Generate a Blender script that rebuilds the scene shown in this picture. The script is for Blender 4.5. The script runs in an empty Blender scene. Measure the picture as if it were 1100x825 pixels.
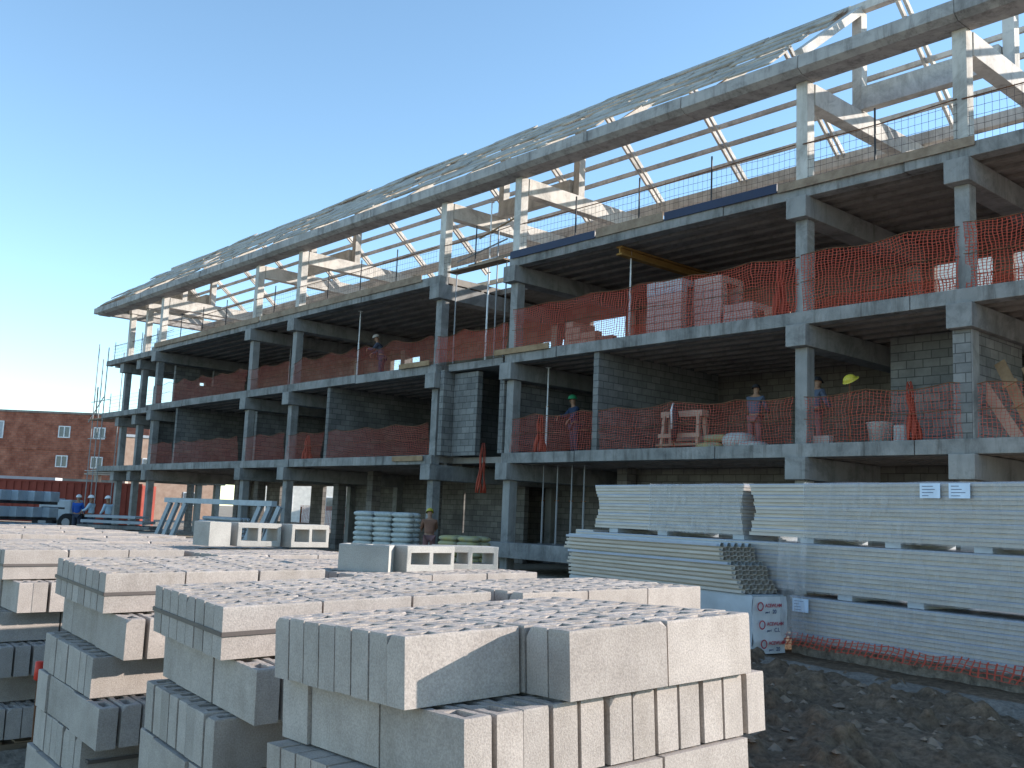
import bpy, math, random
from math import sin, cos, pi, radians, floor
from mathutils import Vector, Matrix
random.seed(11)
SC = bpy.context.scene
COL = SC.collection

# ------------------------------------------------------------------ camera
cam_d = bpy.data.cameras.new('camera'); cam = bpy.data.objects.new('camera', cam_d); COL.objects.link(cam)
r_ = Vector((0.6636, 0.7468, 0.0410)); f_ = Vector((-0.7441, 0.6550, 0.1319))
f_.normalize(); r_ = (r_ - f_*r_.dot(f_)).normalized(); u_ = r_.cross(f_)
cam.matrix_world = Matrix(((r_.x, u_.x, -f_.x, 0), (r_.y, u_.y, -f_.y, 0), (r_.z, u_.z, -f_.z, 1.6), (0, 0, 0, 1)))
cam_d.sensor_width = 36; cam_d.lens = 36*1072.8/1100; cam_d.clip_start = 0.05; cam_d.clip_end = 4000
SC.camera = cam
# ------------------------------------------------------------------ light
SUNV = Vector((1.75, 2.86, 1.12)).normalized()
elev = math.asin(SUNV.z); az = math.atan2(SUNV.x, SUNV.y)
w = bpy.data.worlds.new('World'); SC.world = w; w.use_nodes = True
nt = w.node_tree; bg = nt.nodes['Background']
sky = nt.nodes.new('ShaderNodeTexSky'); sky.sky_type = 'NISHITA'; sky.sun_disc = False
sky.sun_elevation = elev; sky.sun_rotation = az; sky.air_density = 0.88; sky.dust_density = 0.0; sky.ozone_density = 1.6
tint = nt.nodes.new('ShaderNodeMix'); tint.data_type = 'RGBA'; tint.blend_type = 'MULTIPLY'; tint.inputs[0].default_value = 1.0
tint.inputs[7].default_value = (0.96, 1.04, 1.01, 1)
nt.links.new(sky.outputs[0], tint.inputs[6]); nt.links.new(tint.outputs[2], bg.inputs[0]); bg.inputs[1].default_value = 0.15
sd = bpy.data.lights.new('sun', 'SUN'); sd.energy = 4.1; sd.angle = radians(0.53); sd.color = (1.0, 0.91, 0.82)
sun = bpy.data.objects.new('sun', sd); COL.objects.link(sun)
sun.rotation_euler = SUNV.to_track_quat('Z', 'Y').to_euler(); sun.location = (0, 0, 60)
SC.view_settings.view_transform = 'Standard'; SC.view_settings.look = 'None'
SC.view_settings.exposure = 1.12; SC.view_settings.gamma = 1.0; SC.view_settings.use_curve_mapping = False

# ------------------------------------------------------------------ materials
def base(name, rough=0.9, spec=0.2):
    m = bpy.data.materials.new(name); m.use_nodes = True
    b = m.node_tree.nodes['Principled BSDF']; b.inputs['Roughness'].default_value = rough
    b.inputs['Specular IOR Level'].default_value = spec
    return m, m.node_tree, b
def N(t, kind, **kw):
    n = t.nodes.new(kind)
    for k, v in kw.items():
        if k in n.inputs: n.inputs[k].default_value = v
        else: setattr(n, k, v)
    return n
def ramp(t, stops):
    n = t.nodes.new('ShaderNodeValToRGB'); e = n.color_ramp.elements
    e[0].position, e[0].color = stops[0][0], (*stops[0][1], 1); e[1].position, e[1].color = stops[1][0], (*stops[1][1], 1)
    for p, c in stops[2:]:
        x = e.new(p); x.color = (*c, 1)
    return n
def coords(t, rnd=True):
    tc = N(t, 'ShaderNodeTexCoord')
    if not rnd: return tc.outputs['Object']
    oi = N(t, 'ShaderNodeObjectInfo'); mul = N(t, 'ShaderNodeMath', operation='MULTIPLY'); mul.inputs[1].default_value = 37.0
    t.links.new(oi.outputs['Random'], mul.inputs[0])
    ad = N(t, 'ShaderNodeVectorMath', operation='ADD'); t.links.new(tc.outputs['Object'], ad.inputs[0]); t.links.new(mul.outputs[0], ad.inputs[1])
    return ad.outputs[0]
def rough_mat(name, c1, c2, scale=2.0, fine=60.0, bump=0.25, rough=0.9, rnd=True, objvar=0.0, speck=0.0, spec=0.2, stain=None, dist=0.01):
    m, t, b = base(name, rough, spec); L = t.links.new
    co = coords(t, rnd)
    n1 = N(t, 'ShaderNodeTexNoise', Scale=scale, Detail=6.0, Roughness=0.62); L(co, n1.inputs['Vector'])
    r = ramp(t, [(0.32, c1), (0.68, c2)]); L(n1.outputs[0], r.inputs[0]); col = r.outputs[0]
    n2 = N(t, 'ShaderNodeTexNoise', Scale=fine, Detail=4.0, Roughness=0.7); L(co, n2.inputs['Vector'])
    if speck:
        r2 = ramp(t, [(0.36, (1-speck,)*3), (0.64, (1+speck*0.5,)*3)]); L(n2.outputs[0], r2.inputs[0])
        mx = N(t, 'ShaderNodeMix', data_type='RGBA', blend_type='MULTIPLY'); mx.inputs[0].default_value = 1
        L(col, mx.inputs[6]); L(r2.outputs[0], mx.inputs[7]); col = mx.outputs[2]
    if stain:   # vertical run marks and blotches with a shape of their own
        mp = N(t, 'ShaderNodeMapping'); mp.inputs['Scale'].default_value = (2.6, 2.6, 0.35); L(co, mp.inputs[0])
        n3 = N(t, 'ShaderNodeTexNoise', Scale=1.6, Detail=5.0, Roughness=0.7); L(mp.outputs[0], n3.inputs['Vector'])
        r3 = ramp(t, [(0.50, (1, 1, 1)), (0.70, stain)]); L(n3.outputs[0], r3.inputs[0])
        mx = N(t, 'ShaderNodeMix', data_type='RGBA', blend_type='MULTIPLY'); mx.inputs[0].default_value = 1
        L(col, mx.inputs[6]); L(r3.outputs[0], mx.inputs[7]); col = mx.outputs[2]
    if objvar:
        oi = N(t, 'ShaderNodeObjectInfo'); mr = N(t, 'ShaderNodeMapRange'); mr.inputs['To Min'].default_value = 1-objvar; mr.inputs['To Max'].default_value = 1+objvar
        L(oi.outputs['Random'], mr.inputs['Value'])
        mx = N(t, 'ShaderNodeVectorMath', operation='SCALE'); L(col, mx.inputs[0]); L(mr.outputs[0], mx.inputs['Scale']); col = mx.outputs[0]
    L(col, b.inputs['Base Color'])
    if name in ('precast', 'slab', 'eave', 'precast_pale'):    # pale grout smears and dark pour marks
        n4 = N(t, 'ShaderNodeTexNoise', Scale=0.9, Detail=9.0, Roughness=0.78, Distortion=0.6); L(co, n4.inputs['Vector'])
        r4 = ramp(t, [(0.40, (0.70,)*3), (0.52, (1.0,)*3), (0.66, (1.0,)*3), (0.72, (1.28,)*3)]); L(n4.outputs[0], r4.inputs[0])
        mx = N(t, 'ShaderNodeMix', data_type='RGBA', blend_type='MULTIPLY'); mx.inputs[0].default_value = 1
        L(col, mx.inputs[6]); L(r4.outputs[0], mx.inputs[7]); L(mx.outputs[2], b.inputs['Base Color'])
    bp = N(t, 'ShaderNodeBump', Strength=bump, Distance=dist); L(n2.outputs[0], bp.inputs['Height']); L(bp.outputs[0], b.inputs['Normal'])
    return m
def masonry(name, axis, bw, bh, c1, c2, mortar, msize=0.012, bump=0.5, weather=None):
    m, t, b = base(name, 0.93, 0.15); L = t.links.new
    tc = N(t, 'ShaderNodeTexCoord'); sp = N(t, 'ShaderNodeSeparateXYZ'); cb = N(t, 'ShaderNodeCombineXYZ'); L(tc.outputs['Object'], sp.inputs[0])
    if axis == 'XY':    # picks X+Y so it works on both wall directions
        ad = N(t, 'ShaderNodeMath', operation='ADD'); L(sp.outputs[0], ad.inputs[0]); L(sp.outputs[1], ad.inputs[1]); L(ad.outputs[0], cb.inputs[0])
    else: L(sp.outputs[0], cb.inputs[0])
    L(sp.outputs[2], cb.inputs[1])
    br = N(t, 'ShaderNodeTexBrick', Scale=1.0); br.offset = 0.5
    br.inputs['Color1'].default_value = (*c1, 1); br.inputs['Color2'].default_value = (*c2, 1); br.inputs['Mortar'].default_value = (*mortar, 1)
    br.inputs['Mortar Size'].default_value = msize; br.inputs['Mortar Smooth'].default_value = 0.3
    br.inputs['Brick Width'].default_value = bw; br.inputs['Row Height'].default_value = bh; L(cb.outputs[0], br.inputs['Vector'])
    n = N(t, 'ShaderNodeTexNoise', Scale=0.8 if weather else 1.2, Detail=7.0, Roughness=0.7); L(tc.outputs['Object'], n.inputs['Vector'])
    r = ramp(t, [(0.38, weather or (0.72, 0.72, 0.72)), (0.62, (1.1, 1.1, 1.1))]); L(n.outputs[0], r.inputs[0])
    mx = N(t, 'ShaderNodeMix', data_type='RGBA', blend_type='MULTIPLY'); mx.inputs[0].default_value = 1
    L(br.outputs[0], mx.inputs[6]); L(r.outputs[0], mx.inputs[7]); L(mx.outputs[2], b.inputs['Base Color'])
    bp = N(t, 'ShaderNodeBump', Strength=bump, Distance=0.01, invert=True); L(br.outputs['Fac'], bp.inputs['Height']); L(bp.outputs[0], b.inputs['Normal'])
    return m
def net_mat(name, col, cu, cv, wu, wv, warp=0.03):
    m, t, b = base(name, 0.6, 0.3); L = t.links.new; m.use_backface_culling = False
    b.inputs['Base Color'].default_value = (*col, 1)
    tc = N(t, 'ShaderNodeTexCoord'); ns = N(t, 'ShaderNodeTexNoise', Scale=2.0, Detail=2.0); L(tc.outputs['UV'], ns.inputs['Vector'])
    vm = N(t, 'ShaderNodeVectorMath', operation='SCALE'); vm.inputs['Scale'].default_value = warp*6; L(ns.outputs['Color'], vm.inputs[0])
    va = N(t, 'ShaderNodeVectorMath', operation='ADD'); L(tc.outputs['UV'], va.inputs[0]); L(vm.outputs[0], va.inputs[1])
    sp = N(t, 'ShaderNodeSeparateXYZ'); L(va.outputs[0], sp.inputs[0]); outs = []
    for i, (c, wd) in enumerate(((cu, wu), (cv, wv))):
        d = N(t, 'ShaderNodeMath', operation='DIVIDE'); d.inputs[1].default_value = c; L(sp.outputs[i], d.inputs[0])
        fr = N(t, 'ShaderNodeMath', operation='FRACT'); L(d.outputs[0], fr.inputs[0])
        lt = N(t, 'ShaderNodeMath', operation='LESS_THAN'); lt.inputs[1].default_value = wd; L(fr.outputs[0], lt.inputs[0]); outs.append(lt.outputs[0])
    mx = N(t, 'ShaderNodeMath', operation='MAXIMUM'); L(outs[0], mx.inputs[0]); L(outs[1], mx.inputs[1])
    L(mx.outputs[0], b.inputs['Alpha'])
    return m
def plain(name, col, rough=0.6, spec=0.3, metal=0.0):
    return rough_mat(name, tuple(c*0.86 for c in col), tuple(min(c*1.1, 1) for c in col), 3.0, 40.0, 0.12, rough, spec=spec)
M = {}
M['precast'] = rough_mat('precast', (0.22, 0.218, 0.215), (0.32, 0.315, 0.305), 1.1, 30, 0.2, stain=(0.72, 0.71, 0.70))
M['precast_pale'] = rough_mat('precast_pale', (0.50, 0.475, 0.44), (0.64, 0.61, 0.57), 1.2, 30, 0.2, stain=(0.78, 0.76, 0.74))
M['soffit'] = rough_mat('soffit', (0.19, 0.17, 0.155), (0.30, 0.275, 0.25), 0.9, 25, 0.2, stain=(0.7, 0.68, 0.66))
M['slab'] = rough_mat('slab', (0.19, 0.19, 0.185), (0.32, 0.31, 0.30), 1.4, 25, 0.35, stain=(0.5, 0.48, 0.46))
M['eave'] = rough_mat('eave', (0.33, 0.315, 0.305), (0.47, 0.45, 0.43), 1.5, 30, 0.3, stain=(0.55, 0.54, 0.54))
M['plank'] = rough_mat('plank', (0.34, 0.30, 0.255), (0.56, 0.51, 0.44), 1.3, 30, 0.3, stain=(0.6, 0.58, 0.55))
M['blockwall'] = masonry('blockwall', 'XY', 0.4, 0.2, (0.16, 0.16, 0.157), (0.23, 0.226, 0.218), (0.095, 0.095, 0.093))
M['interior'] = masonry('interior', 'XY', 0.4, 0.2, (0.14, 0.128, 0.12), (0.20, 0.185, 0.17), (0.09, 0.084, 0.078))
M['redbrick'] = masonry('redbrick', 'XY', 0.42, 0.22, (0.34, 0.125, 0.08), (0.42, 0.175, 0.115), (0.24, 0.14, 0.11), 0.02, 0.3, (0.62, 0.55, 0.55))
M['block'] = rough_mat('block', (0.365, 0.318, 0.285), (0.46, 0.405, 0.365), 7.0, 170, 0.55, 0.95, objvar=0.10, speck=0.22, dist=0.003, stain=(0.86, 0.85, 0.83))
M['bigblock'] = rough_mat('bigblock', (0.34, 0.325, 0.30), (0.43, 0.41, 0.38), 5.0, 200, 0.7, 0.95, speck=0.2, dist=0.003)
M['wood'] = rough_mat('wood', (0.22, 0.14, 0.08), (0.36, 0.25, 0.15), 3.0, 30, 0.2)
M['oldwood'] = rough_mat('oldwood', (0.20, 0.14, 0.10), (0.34, 0.26, 0.19), 3.0, 30, 0.3)
M['formyellow'] = rough_mat('formyellow', (0.26, 0.14, 0.045), (0.36, 0.21, 0.07), 3.0, 30, 0.2)
M['steel'] = plain('steel', (0.24, 0.245, 0.26), 0.5, 0.5)
M['strap'] = plain('strap', (0.12, 0.10, 0.09), 0.5)
M['rust'] = rough_mat('rust', (0.10, 0.05, 0.03), (0.22, 0.10, 0.05), 8, 60, 0.4)
M['white'] = plain('white', (0.72, 0.73, 0.74))
M['palewall'] = plain('palewall', (0.70, 0.68, 0.63))
M['dark'] = plain('dark', (0.03, 0.03, 0.035))
M['tyre'] = plain('tyre', (0.02, 0.02, 0.022), 0.85)
M['bluetarp'] = plain('bluetarp', (0.02, 0.03, 0.07), 0.55)
M['foamblue'] = plain('foamblue', (0.34, 0.40, 0.46))
M['foamwhite'] = plain('foamwhite', (0.40, 0.43, 0.46))
M['cream'] = plain('cream', (0.43, 0.37, 0.31))
M['panelskin'] = rough_mat('panelskin', (0.42, 0.385, 0.345), (0.53, 0.49, 0.445), 2.0, 20, 0.1, 0.5)
M['panelblue'] = plain('panelblue', (0.33, 0.37, 0.46), 0.4)
M['panelgold'] = plain('panelgold', (0.44, 0.36, 0.26), 0.5)
M['red'] = plain('red', (0.62, 0.05, 0.03), 0.5)
M['netred'] = plain('netred', (0.30, 0.045, 0.022), 0.6)
M['yellow'] = plain('yellow', (0.50, 0.42, 0.05), 0.4)
M['green'] = plain('green', (0.04, 0.28, 0.12), 0.4)
M['skin'] = plain('skin', (0.30, 0.17, 0.11), 0.6)
M['blueshirt'] = plain('blueshirt', (0.10, 0.125, 0.18), 0.9)
M['darktop'] = plain('darktop', (0.03, 0.05, 0.10), 0.9)
M['bluejacket'] = plain('bluejacket', (0.02, 0.09, 0.38), 0.8)
M['paleshirt'] = plain('paleshirt', (0.42, 0.55, 0.66), 0.9)
M['brownshirt'] = plain('brownshirt', (0.24, 0.12, 0.08), 0.9)
M['trousers'] = plain('trousers', (0.05, 0.06, 0.09), 0.9)
M['mauvetrousers'] = plain('mauvetrousers', (0.22, 0.12, 0.12), 0.9)
M['bag'] = rough_mat('bag', (0.34, 0.38, 0.38), (0.54, 0.55, 0.52), 3.5, 20, 0.3, 0.6, speck=0.15)
M['bagyellow'] = rough_mat('bagyellow', (0.25, 0.26, 0.22), (0.40, 0.35, 0.12), 3.5, 20, 0.3, 0.6)
M['paper'] = plain('paper', (0.62, 0.72, 0.86), 0.5)
M['ink'] = plain('ink', (0.06, 0.08, 0.16), 0.6)
M['inkred'] = plain('inkred', (0.45, 0.05, 0.07), 0.6)
M['clay'] = rough_mat('clay', (0.36, 0.24, 0.18), (0.48, 0.34, 0.26), 2.0, 30, 0.2)
M['claypale'] = rough_mat('claypale', (0.40, 0.33, 0.31), (0.50, 0.42, 0.40), 2.0, 30, 0.2)
M['glass'] = plain('glass', (0.10, 0.12, 0.14), 0.15, 0.6)
M['net'] = net_mat('net', (0.38, 0.052, 0.024), 0.085, 0.065, 0.22, 0.20)
M['netthin'] = net_mat('netthin', (0.42, 0.07, 0.04), 0.085, 0.07, 0.11, 0.11)
M['wiremesh'] = net_mat('wiremesh', (0.07, 0.055, 0.055), 0.15, 0.2, 0.055, 0.05, 0.008)
# orange corrugated container
M['container'] = rough_mat('container', (0.20, 0.038, 0.026), (0.28, 0.06, 0.04), 1.0, 20, 0.1, 0.6)
# plastic film
def film_mat():
    m, t, b = base('film', 0.35, 0.5); L = t.links.new
    b.inputs['Base Color'].default_value = (0.45, 0.45, 0.47, 1)
    tc = N(t, 'ShaderNodeTexCoord'); mp = N(t, 'ShaderNodeMapping'); mp.inputs['Rotation'].default_value = (0, 0.6, 0); mp.inputs['Scale'].default_value = (5, 1.5, 1.5)
    L(tc.outputs['Object'], mp.inputs[0]); n = N(t, 'ShaderNodeTexNoise', Scale=1.4, Detail=4.0, Distortion=1.5); L(mp.outputs[0], n.inputs['Vector'])
    r = ramp(t, [(0.38, (0.14,)*3), (0.78, (0.46,)*3)]); L(n.outputs[0], r.inputs[0]); L(r.outputs[0], b.inputs['Alpha'])
    bp = N(t, 'ShaderNodeBump', Strength=0.35, Distance=0.02); L(n.outputs[0], bp.inputs['Height']); L(bp.outputs[0], b.inputs['Normal'])
    return m
M['film'] = film_mat()
def mud_mat():
    m, t, b = base('mud', 0.95, 0.15); L = t.links.new
    tc = N(t, 'ShaderNodeTexCoord')
    n = N(t, 'ShaderNodeTexNoise', Scale=0.35, Detail=8.0, Roughness=0.65); L(tc.outputs['Object'], n.inputs['Vector'])
    r = ramp(t, [(0.35, (0.15, 0.10, 0.066)), (0.65, (0.26, 0.18, 0.12))]); L(n.outputs[0], r.inputs[0])
    n2 = N(t, 'ShaderNodeTexNoise', Scale=13.0, Detail=8.0, Roughness=0.72); L(tc.outputs['Object'], n2.inputs['Vector'])
    r2 = ramp(t, [(0.34, (0.5,)*3), (0.66, (1.4,)*3)]); L(n2.outputs[0], r2.inputs[0])
    mx = N(t, 'ShaderNodeMix', data_type='RGBA', blend_type='MULTIPLY'); mx.inputs[0].default_value = 1
    vs = N(t, 'ShaderNodeVectorMath', operation='SUBTRACT'); vs.inputs[1].default_value = (-5.5, 8.5, 0); L(tc.outputs['Object'], vs.inputs[0])
    ml = N(t, 'ShaderNodeVectorMath', operation='MULTIPLY'); ml.inputs[1].default_value = (0.6, 1.0, 0); L(vs.outputs[0], ml.inputs[0])
    ln = N(t, 'ShaderNodeVectorMath', operation='LENGTH'); L(ml.outputs[0], ln.inputs[0])
    aj = N(t, 'ShaderNodeMath', operation='MULTIPLY_ADD'); aj.inputs[1].default_value = 2.5; L(n.outputs[0], aj.inputs[0]); L(ln.outputs['Value'], aj.inputs[2])
    mr = N(t, 'ShaderNodeMapRange'); mr.inputs['From Min'].default_value = 5.6; mr.inputs['From Max'].default_value = 7.4; L(aj.outputs[0], mr.inputs['Value'])
    dr = ramp(t, [(0.3, (0.27, 0.22, 0.17)), (0.7, (0.40, 0.34, 0.27))]); L(n.outputs[0], dr.inputs[0])
    wx = N(t, 'ShaderNodeMix', data_type='RGBA'); L(mr.outputs[0], wx.inputs[0]); L(r.outputs[0], wx.inputs[6]); L(dr.outputs[0], wx.inputs[7])
    r = wx; L(wx.outputs[2], mx.inputs[6]); L(r2.outputs[0], mx.inputs[7]); L(mx.outputs[2], b.inputs['Base Color'])
    bp = N(t, 'ShaderNodeBump', Strength=1.0, Distance=0.07); L(n2.outputs[0], bp.inputs['Height']); L(bp.outputs[0], b.inputs['Normal'])
    return m
M['mud'] = mud_mat()
M['clod'] = rough_mat('clod', (0.17, 0.12, 0.085), (0.30, 0.22, 0.16), 3.0, 40, 0.6, rnd=False)
M['track'] = rough_mat('track', (0.19, 0.155, 0.125), (0.29, 0.245, 0.205), 2.5, 22, 0.9, rnd=False, speck=0.3, dist=0.03)

# ------------------------------------------------------------------ builders
def tag(o, label=None, cat=None, group=None, kind=None):
    if label: o['label'] = label
    if cat: o['category'] = cat
    if group: o['group'] = group
    if kind: o['kind'] = kind
    return o
def thing(name, label, cat, loc=(0, 0, 0), rz=0.0, group=None):
    o = bpy.data.objects.new(name, None); COL.objects.link(o); o.location = loc; o.rotation_euler = (0, 0, rz)
    o.empty_display_size = 0.2
    return tag(o, label, cat, group)
class MB:
    def __init__(s): s.v = []; s.f = []; s.uv = {}
    def box(s, x0, x1, y0, y1, z0, z1):
        n = len(s.v)
        s.v += [(x0, y0, z0), (x1, y0, z0), (x1, y1, z0), (x0, y1, z0), (x0, y0, z1), (x1, y0, z1), (x1, y1, z1), (x0, y1, z1)]
        s.f += [tuple(n+i for i in q) for q in ((0, 3, 2, 1), (4, 5, 6, 7), (0, 1, 5, 4), (1, 2, 6, 5), (2, 3, 7, 6), (3, 0, 4, 7))]
        return s
    def obox(s, c, size, rot):       # rot: Matrix 3x3
        n = len(s.v); hx, hy, hz = size[0]/2, size[1]/2, size[2]/2
        for x, y, z in ((-1, -1, -1), (1, -1, -1), (1, 1, -1), (-1, 1, -1), (-1, -1, 1), (1, -1, 1), (1, 1, 1), (-1, 1, 1)):
            s.v.append(tuple(Vector(c) + rot @ Vector((x*hx, y*hy, z*hz))))
        s.f += [tuple(n+i for i in q) for q in ((0, 3, 2, 1), (4, 5, 6, 7), (0, 1, 5, 4), (1, 2, 6, 5), (2, 3, 7, 6), (3, 0, 4, 7))]
        return s
    def bar(s, a, b, w, h):          # rectangular bar from a to b
        a, b = Vector(a), Vector(b); d = (b-a); L = d.length; x = d.normalized()
        up = Vector((0, 0, 1)) if abs(x.z) < 0.95 else Vector((0, 1, 0))
        y = up.cross(x).normalized(); z = x.cross(y)
        R = Matrix((x, y, z)).transposed()
        return s.obox((a+b)/2, (L, w, h), R)
    def tube(s, pts, r, n=8, cap=True):
        pts = [Vector(p) for p in pts]; base_i = len(s.v)
        for i, p in enumerate(pts):
            d = (pts[min(i+1, len(pts)-1)] - pts[max(i-1, 0)]).normalized()
            up = Vector((0, 0, 1)) if abs(d.z) < 0.9 else Vector((1, 0, 0))
            a = up.cross(d).normalized(); b = d.cross(a); rr = r[i] if isinstance(r, (list, tuple)) else r
            for k in range(n):
                t = 2*pi*k/n; s.v.append(tuple(p + a*cos(t)*rr + b*sin(t)*rr))
        for i in range(len(pts)-1):
            for k in range(n):
                q = base_i+i*n; s.f.append((q+k, q+(k+1) % n, q+n+(k+1) % n, q+n+k))
        if cap:
            s.f.append(tuple(base_i+k for k in reversed(range(n)))); e = base_i+(len(pts)-1)*n; s.f.append(tuple(e+k for k in range(n)))
        return s
    def prism(s, poly, y0, y1):      # poly in xz extruded along y
        n = len(s.v); k = len(poly)
        for y in (y0, y1):
            for x, z in poly: s.v.append((x, y, z))
        s.f.append(tuple(n+i for i in range(k))); s.f.append(tuple(n+k+i for i in reversed(range(k))))
        for i in range(k): s.f.append((n+i, n+(i+1) % k+0, n+k+(i+1) % k, n+k+i)[::-1])
        return s
    def sheet(s, fn, nu, nv, lu, lv):   # fn(u,v)->point, with metre UVs
        n = len(s.v)
        for j in range(nv+1):
            for i in range(nu+1):
                s.v.append(tuple(fn(i/nu, j/nv)))
        for j in range(nv):
            for i in range(nu):
                q = n+j*(nu+1)+i; s.uv[len(s.f)] = [(a/nu*lu, b/nv*lv) for a, b in ((i, j), (i+1, j), (i+1, j+1), (i, j+1))]
                s.f.append((q, q+1, q+nu+2, q+nu+1))
        return s
    def mesh(s, name, mat, off=(0, 0, 0), smooth=False):
        me = bpy.data.meshes.new(name); ox, oy, oz = off
        me.from_pydata([(x-ox, y-oy, z-oz) for x, y, z in s.v], [], s.f); me.update()
        if s.uv:
            ul = me.uv_layers.new(name='UVMap')
            for p in me.polygons:
                if p.index in s.uv:
                    for li, uv in zip(p.loop_indices, s.uv[p.index]): ul.data[li].uv = uv
        if mat: me.materials.append(M[mat] if isinstance(mat, str) else mat)
        if smooth:
            for p in me.polygons: p.use_smooth = True
        return me
    def build(s, name, mat, parent=None, world=False, loc=None, smooth=False, bevel=0):
        off = tuple(parent.location) if (world and parent) else (loc if loc else (0, 0, 0))
        me = s.mesh(name, mat, off, smooth); o = bpy.data.objects.new(name, me); COL.objects.link(o)
        if parent: o.parent = parent
        elif loc: o.location = loc
        if bevel:
            b = o.modifiers.new('bevel', 'BEVEL'); b.width = bevel; b.segments = 2; b.limit_method = 'ANGLE'
        return o
def rotZ(a): return Matrix.Rotation(a, 3, 'Z')
ORD = ['first', 'second', 'third', 'fourth', 'fifth', 'sixth', 'seventh', 'eighth', 'ninth', 'tenth', 'eleventh', 'twelfth', 'thirteenth', 'fourteenth', 'fifteenth', 'sixteenth']

# ------------------------------------------------------------------ ground
def hash2(i, j): 
    return ((math.sin(i*127.1+j*311.7)*43758.5453) % 1.0)
def vn(x, y):
    i, j = floor(x), floor(y); fx, fy = x-i, y-j; fx = fx*fx*(3-2*fx); fy = fy*fy*(3-2*fy)
    a = hash2(i, j)*(1-fx)+hash2(i+1, j)*fx; b = hash2(i, j+1)*(1-fx)+hash2(i+1, j+1)*fx
    return a*(1-fy)+b*fy
def fbm(x, y, o=4):
    s = 0; a = 0.5
    for k in range(o): s += a*vn(x, y); x = x*2.03+5.1; y = y*2.03+1.7; a *= 0.5
    return s
gb = MB()
# graded grid: fine near the mud yard, coarse to the horizon
def axis(lo, hi, step, far):
    a = []; x = lo
    while x <= hi+1e-6: a.append(x); x += step
    st = step; x = hi
    while x < far: st *= 1.6; x += st; a.append(x)
    st = step; x = lo
    while x > -far: st *= 1.6; x -= st; a.insert(0, x)
    return a
xs = axis(-9.0, -1.2, 0.035, 2500); ys = axis(4.4, 12.2, 0.035, 2500)
def gz(x, y):
    near = max(0, 1-max(0, max(-9-x, x-0, 4-y, y-12.4))/6)
    if near <= 0: return 0.0
    # strip along the stacks is trodden flat, mud elsewhere is churned
    d = (y-(11.3-0.158*(x+5.5)))
    m = 1.0 if d < -0.95 else 0.15
    cl = max(0.0, fbm(x*4.3+3, y*4.3, 3)-0.50)
    z = (fbm(x*1.1, y*1.3, 3)-0.45)*0.16 + (fbm(x*5, y*5, 4)-0.45)*0.14 + cl*0.55 + abs(fbm(x*14+7, y*14, 2)-0.37)*0.07
    rut = sin((x*0.35+y)*4.2)*0.025
    return (z+rut)*near*m - 0.02
for y in ys:
    for x in xs: gb.v.append((x, y, gz(x, y)))
nx = len(xs)
for j in range(len(ys)-1):
    for i in range(nx-1): q = j*nx+i; gb.f.append((q, q+1, q+nx+1, q+nx))
g = gb.build('ground', 'mud', smooth=True); tag(g, kind='structure')
# trodden pale track along the foot of the stacks
tb = MB()
def tr(u, v):
    x = -9.5+u*11; y = 10.35-0.158*(x+5.5) - (v-0.5)*(0.62+0.3*fbm(x*1.3, 3.0, 2)) + 0.25*(fbm(x*2, v*2+9, 3)-0.4)
    return (x, y, gz(x, y)*0.45+0.024+0.03*fbm(x*5, y*5, 3)-0.09*abs(2*v-1)**4)
tb.sheet(tr, 160, 10, 11, 1); tag(tb.build('path', 'track', smooth=True), kind='structure')

rb_ = MB(); rs = random.Random(5)
for k in range(1500):
    x = rs.uniform(-9.5, -1.4); y = rs.uniform(4.4, 10.2-0.158*(x+5.5)); r = rs.choice((0.008, 0.012, 0.018, 0.028, 0.045))*rs.uniform(0.7, 1.3) if rs.random() < 0.93 else rs.uniform(0.05, 0.09)
    z = gz(x, y); n = len(rb_.v)
    vs = [(1, 0, 0), (0.3, 0.9, 0.1), (-0.8, 0.5, 0), (-0.8, -0.6, 0.05), (0.3, -0.9, 0), (0.1, 0.1, 0.75), (0.0, 0, -0.5)]
    an = rs.uniform(0, 6.28)
    for a, b, c in vs:
        a *= rs.uniform(.7, 1.2); b *= rs.uniform(.7, 1.2); c *= rs.uniform(.7, 1.2)
        rb_.v.append((x+r*(a*cos(an)-b*sin(an)), y+r*(a*sin(an)+b*cos(an)), z+r*c*0.9))
    for i in range(5): rb_.f += [(n+i, n+(i+1) % 5, n+5), (n+(i+1) % 5, n+i, n+6)]
o = rb_.build('stones', 'clod'); tag(o, 'small clods and stones scattered over the dark mud', 'stones', None, 'stuff')

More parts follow.
